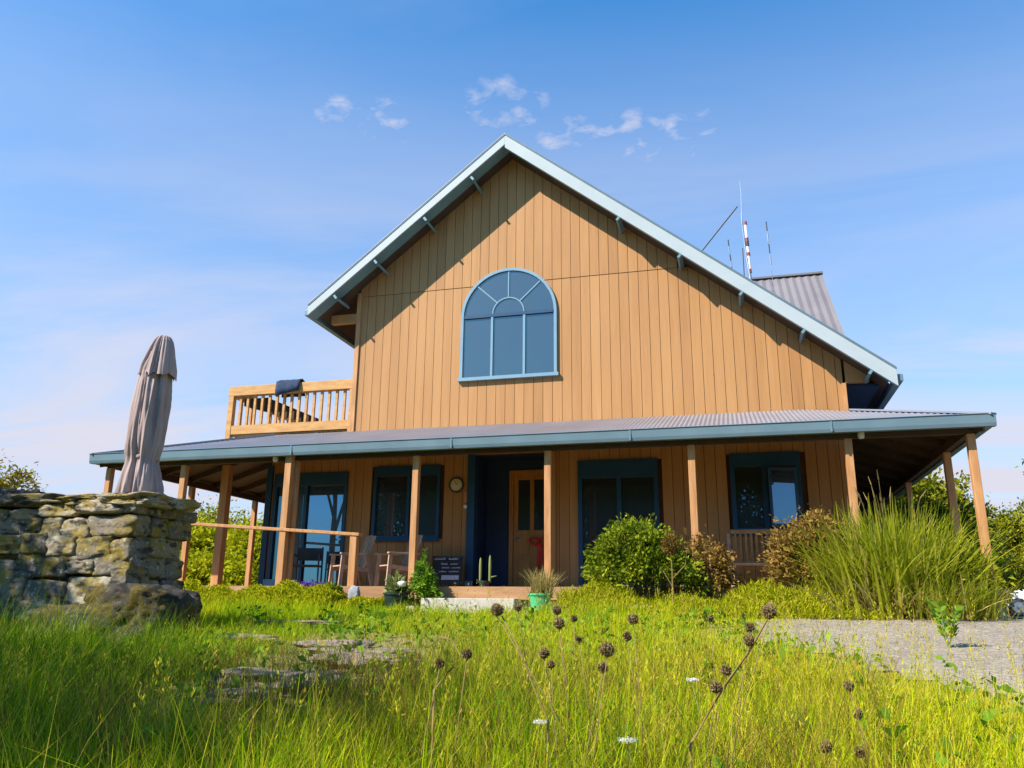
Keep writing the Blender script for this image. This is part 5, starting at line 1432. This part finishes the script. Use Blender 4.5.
# ------------------------------------------------------------------ trees and bushes round about
G = -.42
tr = [
    ('bushy_tree', (12.4, 13.5), (1.9, 1.9, 2.1), 2.4, 'wattle', 'yellow green bushy tree seen between the two right verandah posts'),
    ('bushy_tree', (13.7, 16.0), (2.1, 2.1, 2.2), 2.3, 'wattle', 'yellow green tree just right of the corner post'),
    ('dark_bush', (12.6, 11.5), (1.6, 1.5, 1.5), 1.4, 'dark_leaf', 'dark green bush low behind the inner side post'),
    ('bushy_tree', (19.0, 26.5), (2.7, 2.6, 2.5), 2.3, 'wattle', 'rounded yellow green tree toward the right frame edge'),
    ('dark_bush', (14.2, 14.2), (1.2, 1.2, 1.0), .95, 'dark_leaf', 'dark low bush before the yellow green trees'),
    ('bushy_tree', (22.0, 28.0), (3.2, 3.0, 2.8), 2.6, 'wattle', 'outermost yellow green tree at the right frame edge'),
    ('low_bush', (12.4, 9.5), (1.3, 1.2, .8), .75, 'lime', 'lime green low bush behind the corner post'),
]
for i, (nm, (x, y), r_, cz, mt, lab) in enumerate(tr):
    tree(nm, (x, y, G), cz * 1.6, (0, 0, cz), r_, mt, lab, 'tree' if 'tree' in nm else 'bush', 'trees and bushes right of the house', 130, 17000, (.18, .08), .22, 200 + i, .09)
tree('slender_tree', (15.6, 8.6, G), 4.6, (0, 0, 3.1), (.75, .75, 1.1), 'lime_leaf', 'slender bright green tree with its twigs poking in at the right frame edge', 'tree', None, 40, 2200, (.14, .05), .16, 230, .06)
tl = [
    ('bushy_tree', (-10.6, 11.2), (1.8, 1.8, 1.5), 1.35, 'lime', 'bright lime bush seen beneath the left verandah roof'),
    ('bushy_tree', (-8.0, 11.8), (1.8, 1.6, 1.5), 1.4, 'lime', 'bright green bush behind the stout left post'),
    ('bushy_tree', (-12.6, 16.0), (2.4, 2.0, 2.1), 1.9, 'wattle', 'olive rounded tree behind the lime bushes at left'),
    ('bushy_tree', (-9.6, 19.0), (2.6, 2.2, 2.3), 2.0, 'wattle', 'farther olive tree seen through the left verandah'),
    ('low_bush', (-6.6, 7.2), (1.5, 1.2, .8), .55, 'lime', 'low lime bush nearest the left verandah deck'),
]
for i, (nm, (x, y), r_, cz, mt, lab) in enumerate(tl):
    tree(nm, (x, y, G), cz * 1.6, (0, 0, cz), r_, mt, lab, 'bush', 'bushes left of the house', 130, 15000, (.17, .08), .22, 260 + i, .09)
tree('ochre_shrub', (-5.9, -1.0, G), 3.0, (0, 0, 1.95), (.95, .9, .85), 'ochre_leaf', 'ochre tipped shrub peeping over the far left end of the stone wall', 'shrub', None, 70, 6000, (.11, .035), .10, 290, .06)
# trees beyond the frame: they shade the near grass and stand in the window reflections
tree('shade_tree', (-6.6, -9.9, -1.05), 8, (0, 0, 7.1), (1.9, 1.9, 1.6), 'dark_leaf', 'leafy tree just left of the view shading the stone wall end', 'tree', 'trees outside the view', 80, 5200, (.2, .1), .3, 300, .13)
tree('shade_tree', (0.1, -13.3, -1.35), 6.5, (0, 0, 5.3), (2.6, 2.5, 1.5), 'dark_leaf', 'leafy tree left of the camera shading the near grass', 'tree', 'trees outside the view', 80, 5600, (.2, .1), .3, 301, .13)
for i, (x, y, r_, cz) in enumerate(((-12.5, -31, 3.6, 5.6), (-7, -30, 3.9, 6.2), (-1.5, -31.5, 3.8, 6.0), (4, -30, 3.9, 6.4), (9, -31, 3.7, 5.8), (14, -30, 4.0, 6.3), (19.5, -31, 4.0, 6.0))):
    tree('hedgerow_tree', (x, y, -1.6), 11, (0, 0, cz), (r_, 2.6, cz * .93), 'dark_leaf', 'dark tree standing behind the camera, reflected in the verandah glass', 'tree', 'trees behind the camera', 190, 16000, (.3, .2), .5, 320 + i, .25)

# ------------------------------------------------------------------ parked car at the right edge
e = empty('parked_car', (18.65, 20.6, G), 'white car nosing in from the right frame edge beyond the gravel', 'car', None, math.radians(-8))
# body outline in (x, z), nose to -x, length 4.2
prof = [(-2.05, .22), (-2.12, .42), (-2.08, .62), (-1.9, .76), (-1.1, .93), (-.95, .97), (1.95, 1.0), (2.1, .75), (2.1, .3), (1.95, .22)]
mb = MB(); mb.prism_y(prof, -.86, .86); body = mb.build('body', M['white_paint'], e, bevel=0.07)
cab = [(-.95, .97), (-.25, 1.44), (1.15, 1.47), (1.85, 1.0)]
mb = MB()
vs2 = [(x, -.78 + (.12 if z > 1.2 else 0), z) for x, z in cab] + [(x, .78 - (.12 if z > 1.2 else 0), z) for x, z in cab]
mb._add(vs2, [(0, 1, 2, 3)[::-1], (4, 5, 6, 7), (0, 4, 5, 1)[::-1], (2, 6, 7, 3)[::-1], (1, 5, 6, 2)[::-1]]); mb.build('windows', M['car_glass'], e, bevel=.02)
mb = MB(); mb.box(-.22, 1.12, -.66, .66, 1.462, 1.50); mb.build('roof', M['white_paint'], e, bevel=.015)
for x in (-1.3, 1.3):
    for s_ in (-1, 1):
        mb = MB(); mb.lathe([(.30, -.1), (.32, -.07), (.32, .07), (.30, .1)], (x, s_ * .79, .32), 20, 'y'); wh = mb.build('wheel', M['tyre'], e)
        mb = MB(); mb.lathe([(.19, -.106), (.19, .106)], (x, s_ * .79, .32), 16, 'y'); mb.build('rim', M['aerial_metal'], wh)
for s_ in (-1, 1):
    mb = MB(); mb.box(-2.10, -1.93, s_ * .62 - .18, s_ * .62 + .18, .60, .73); mb.build('headlight', M['headlight'], e, bevel=.02)
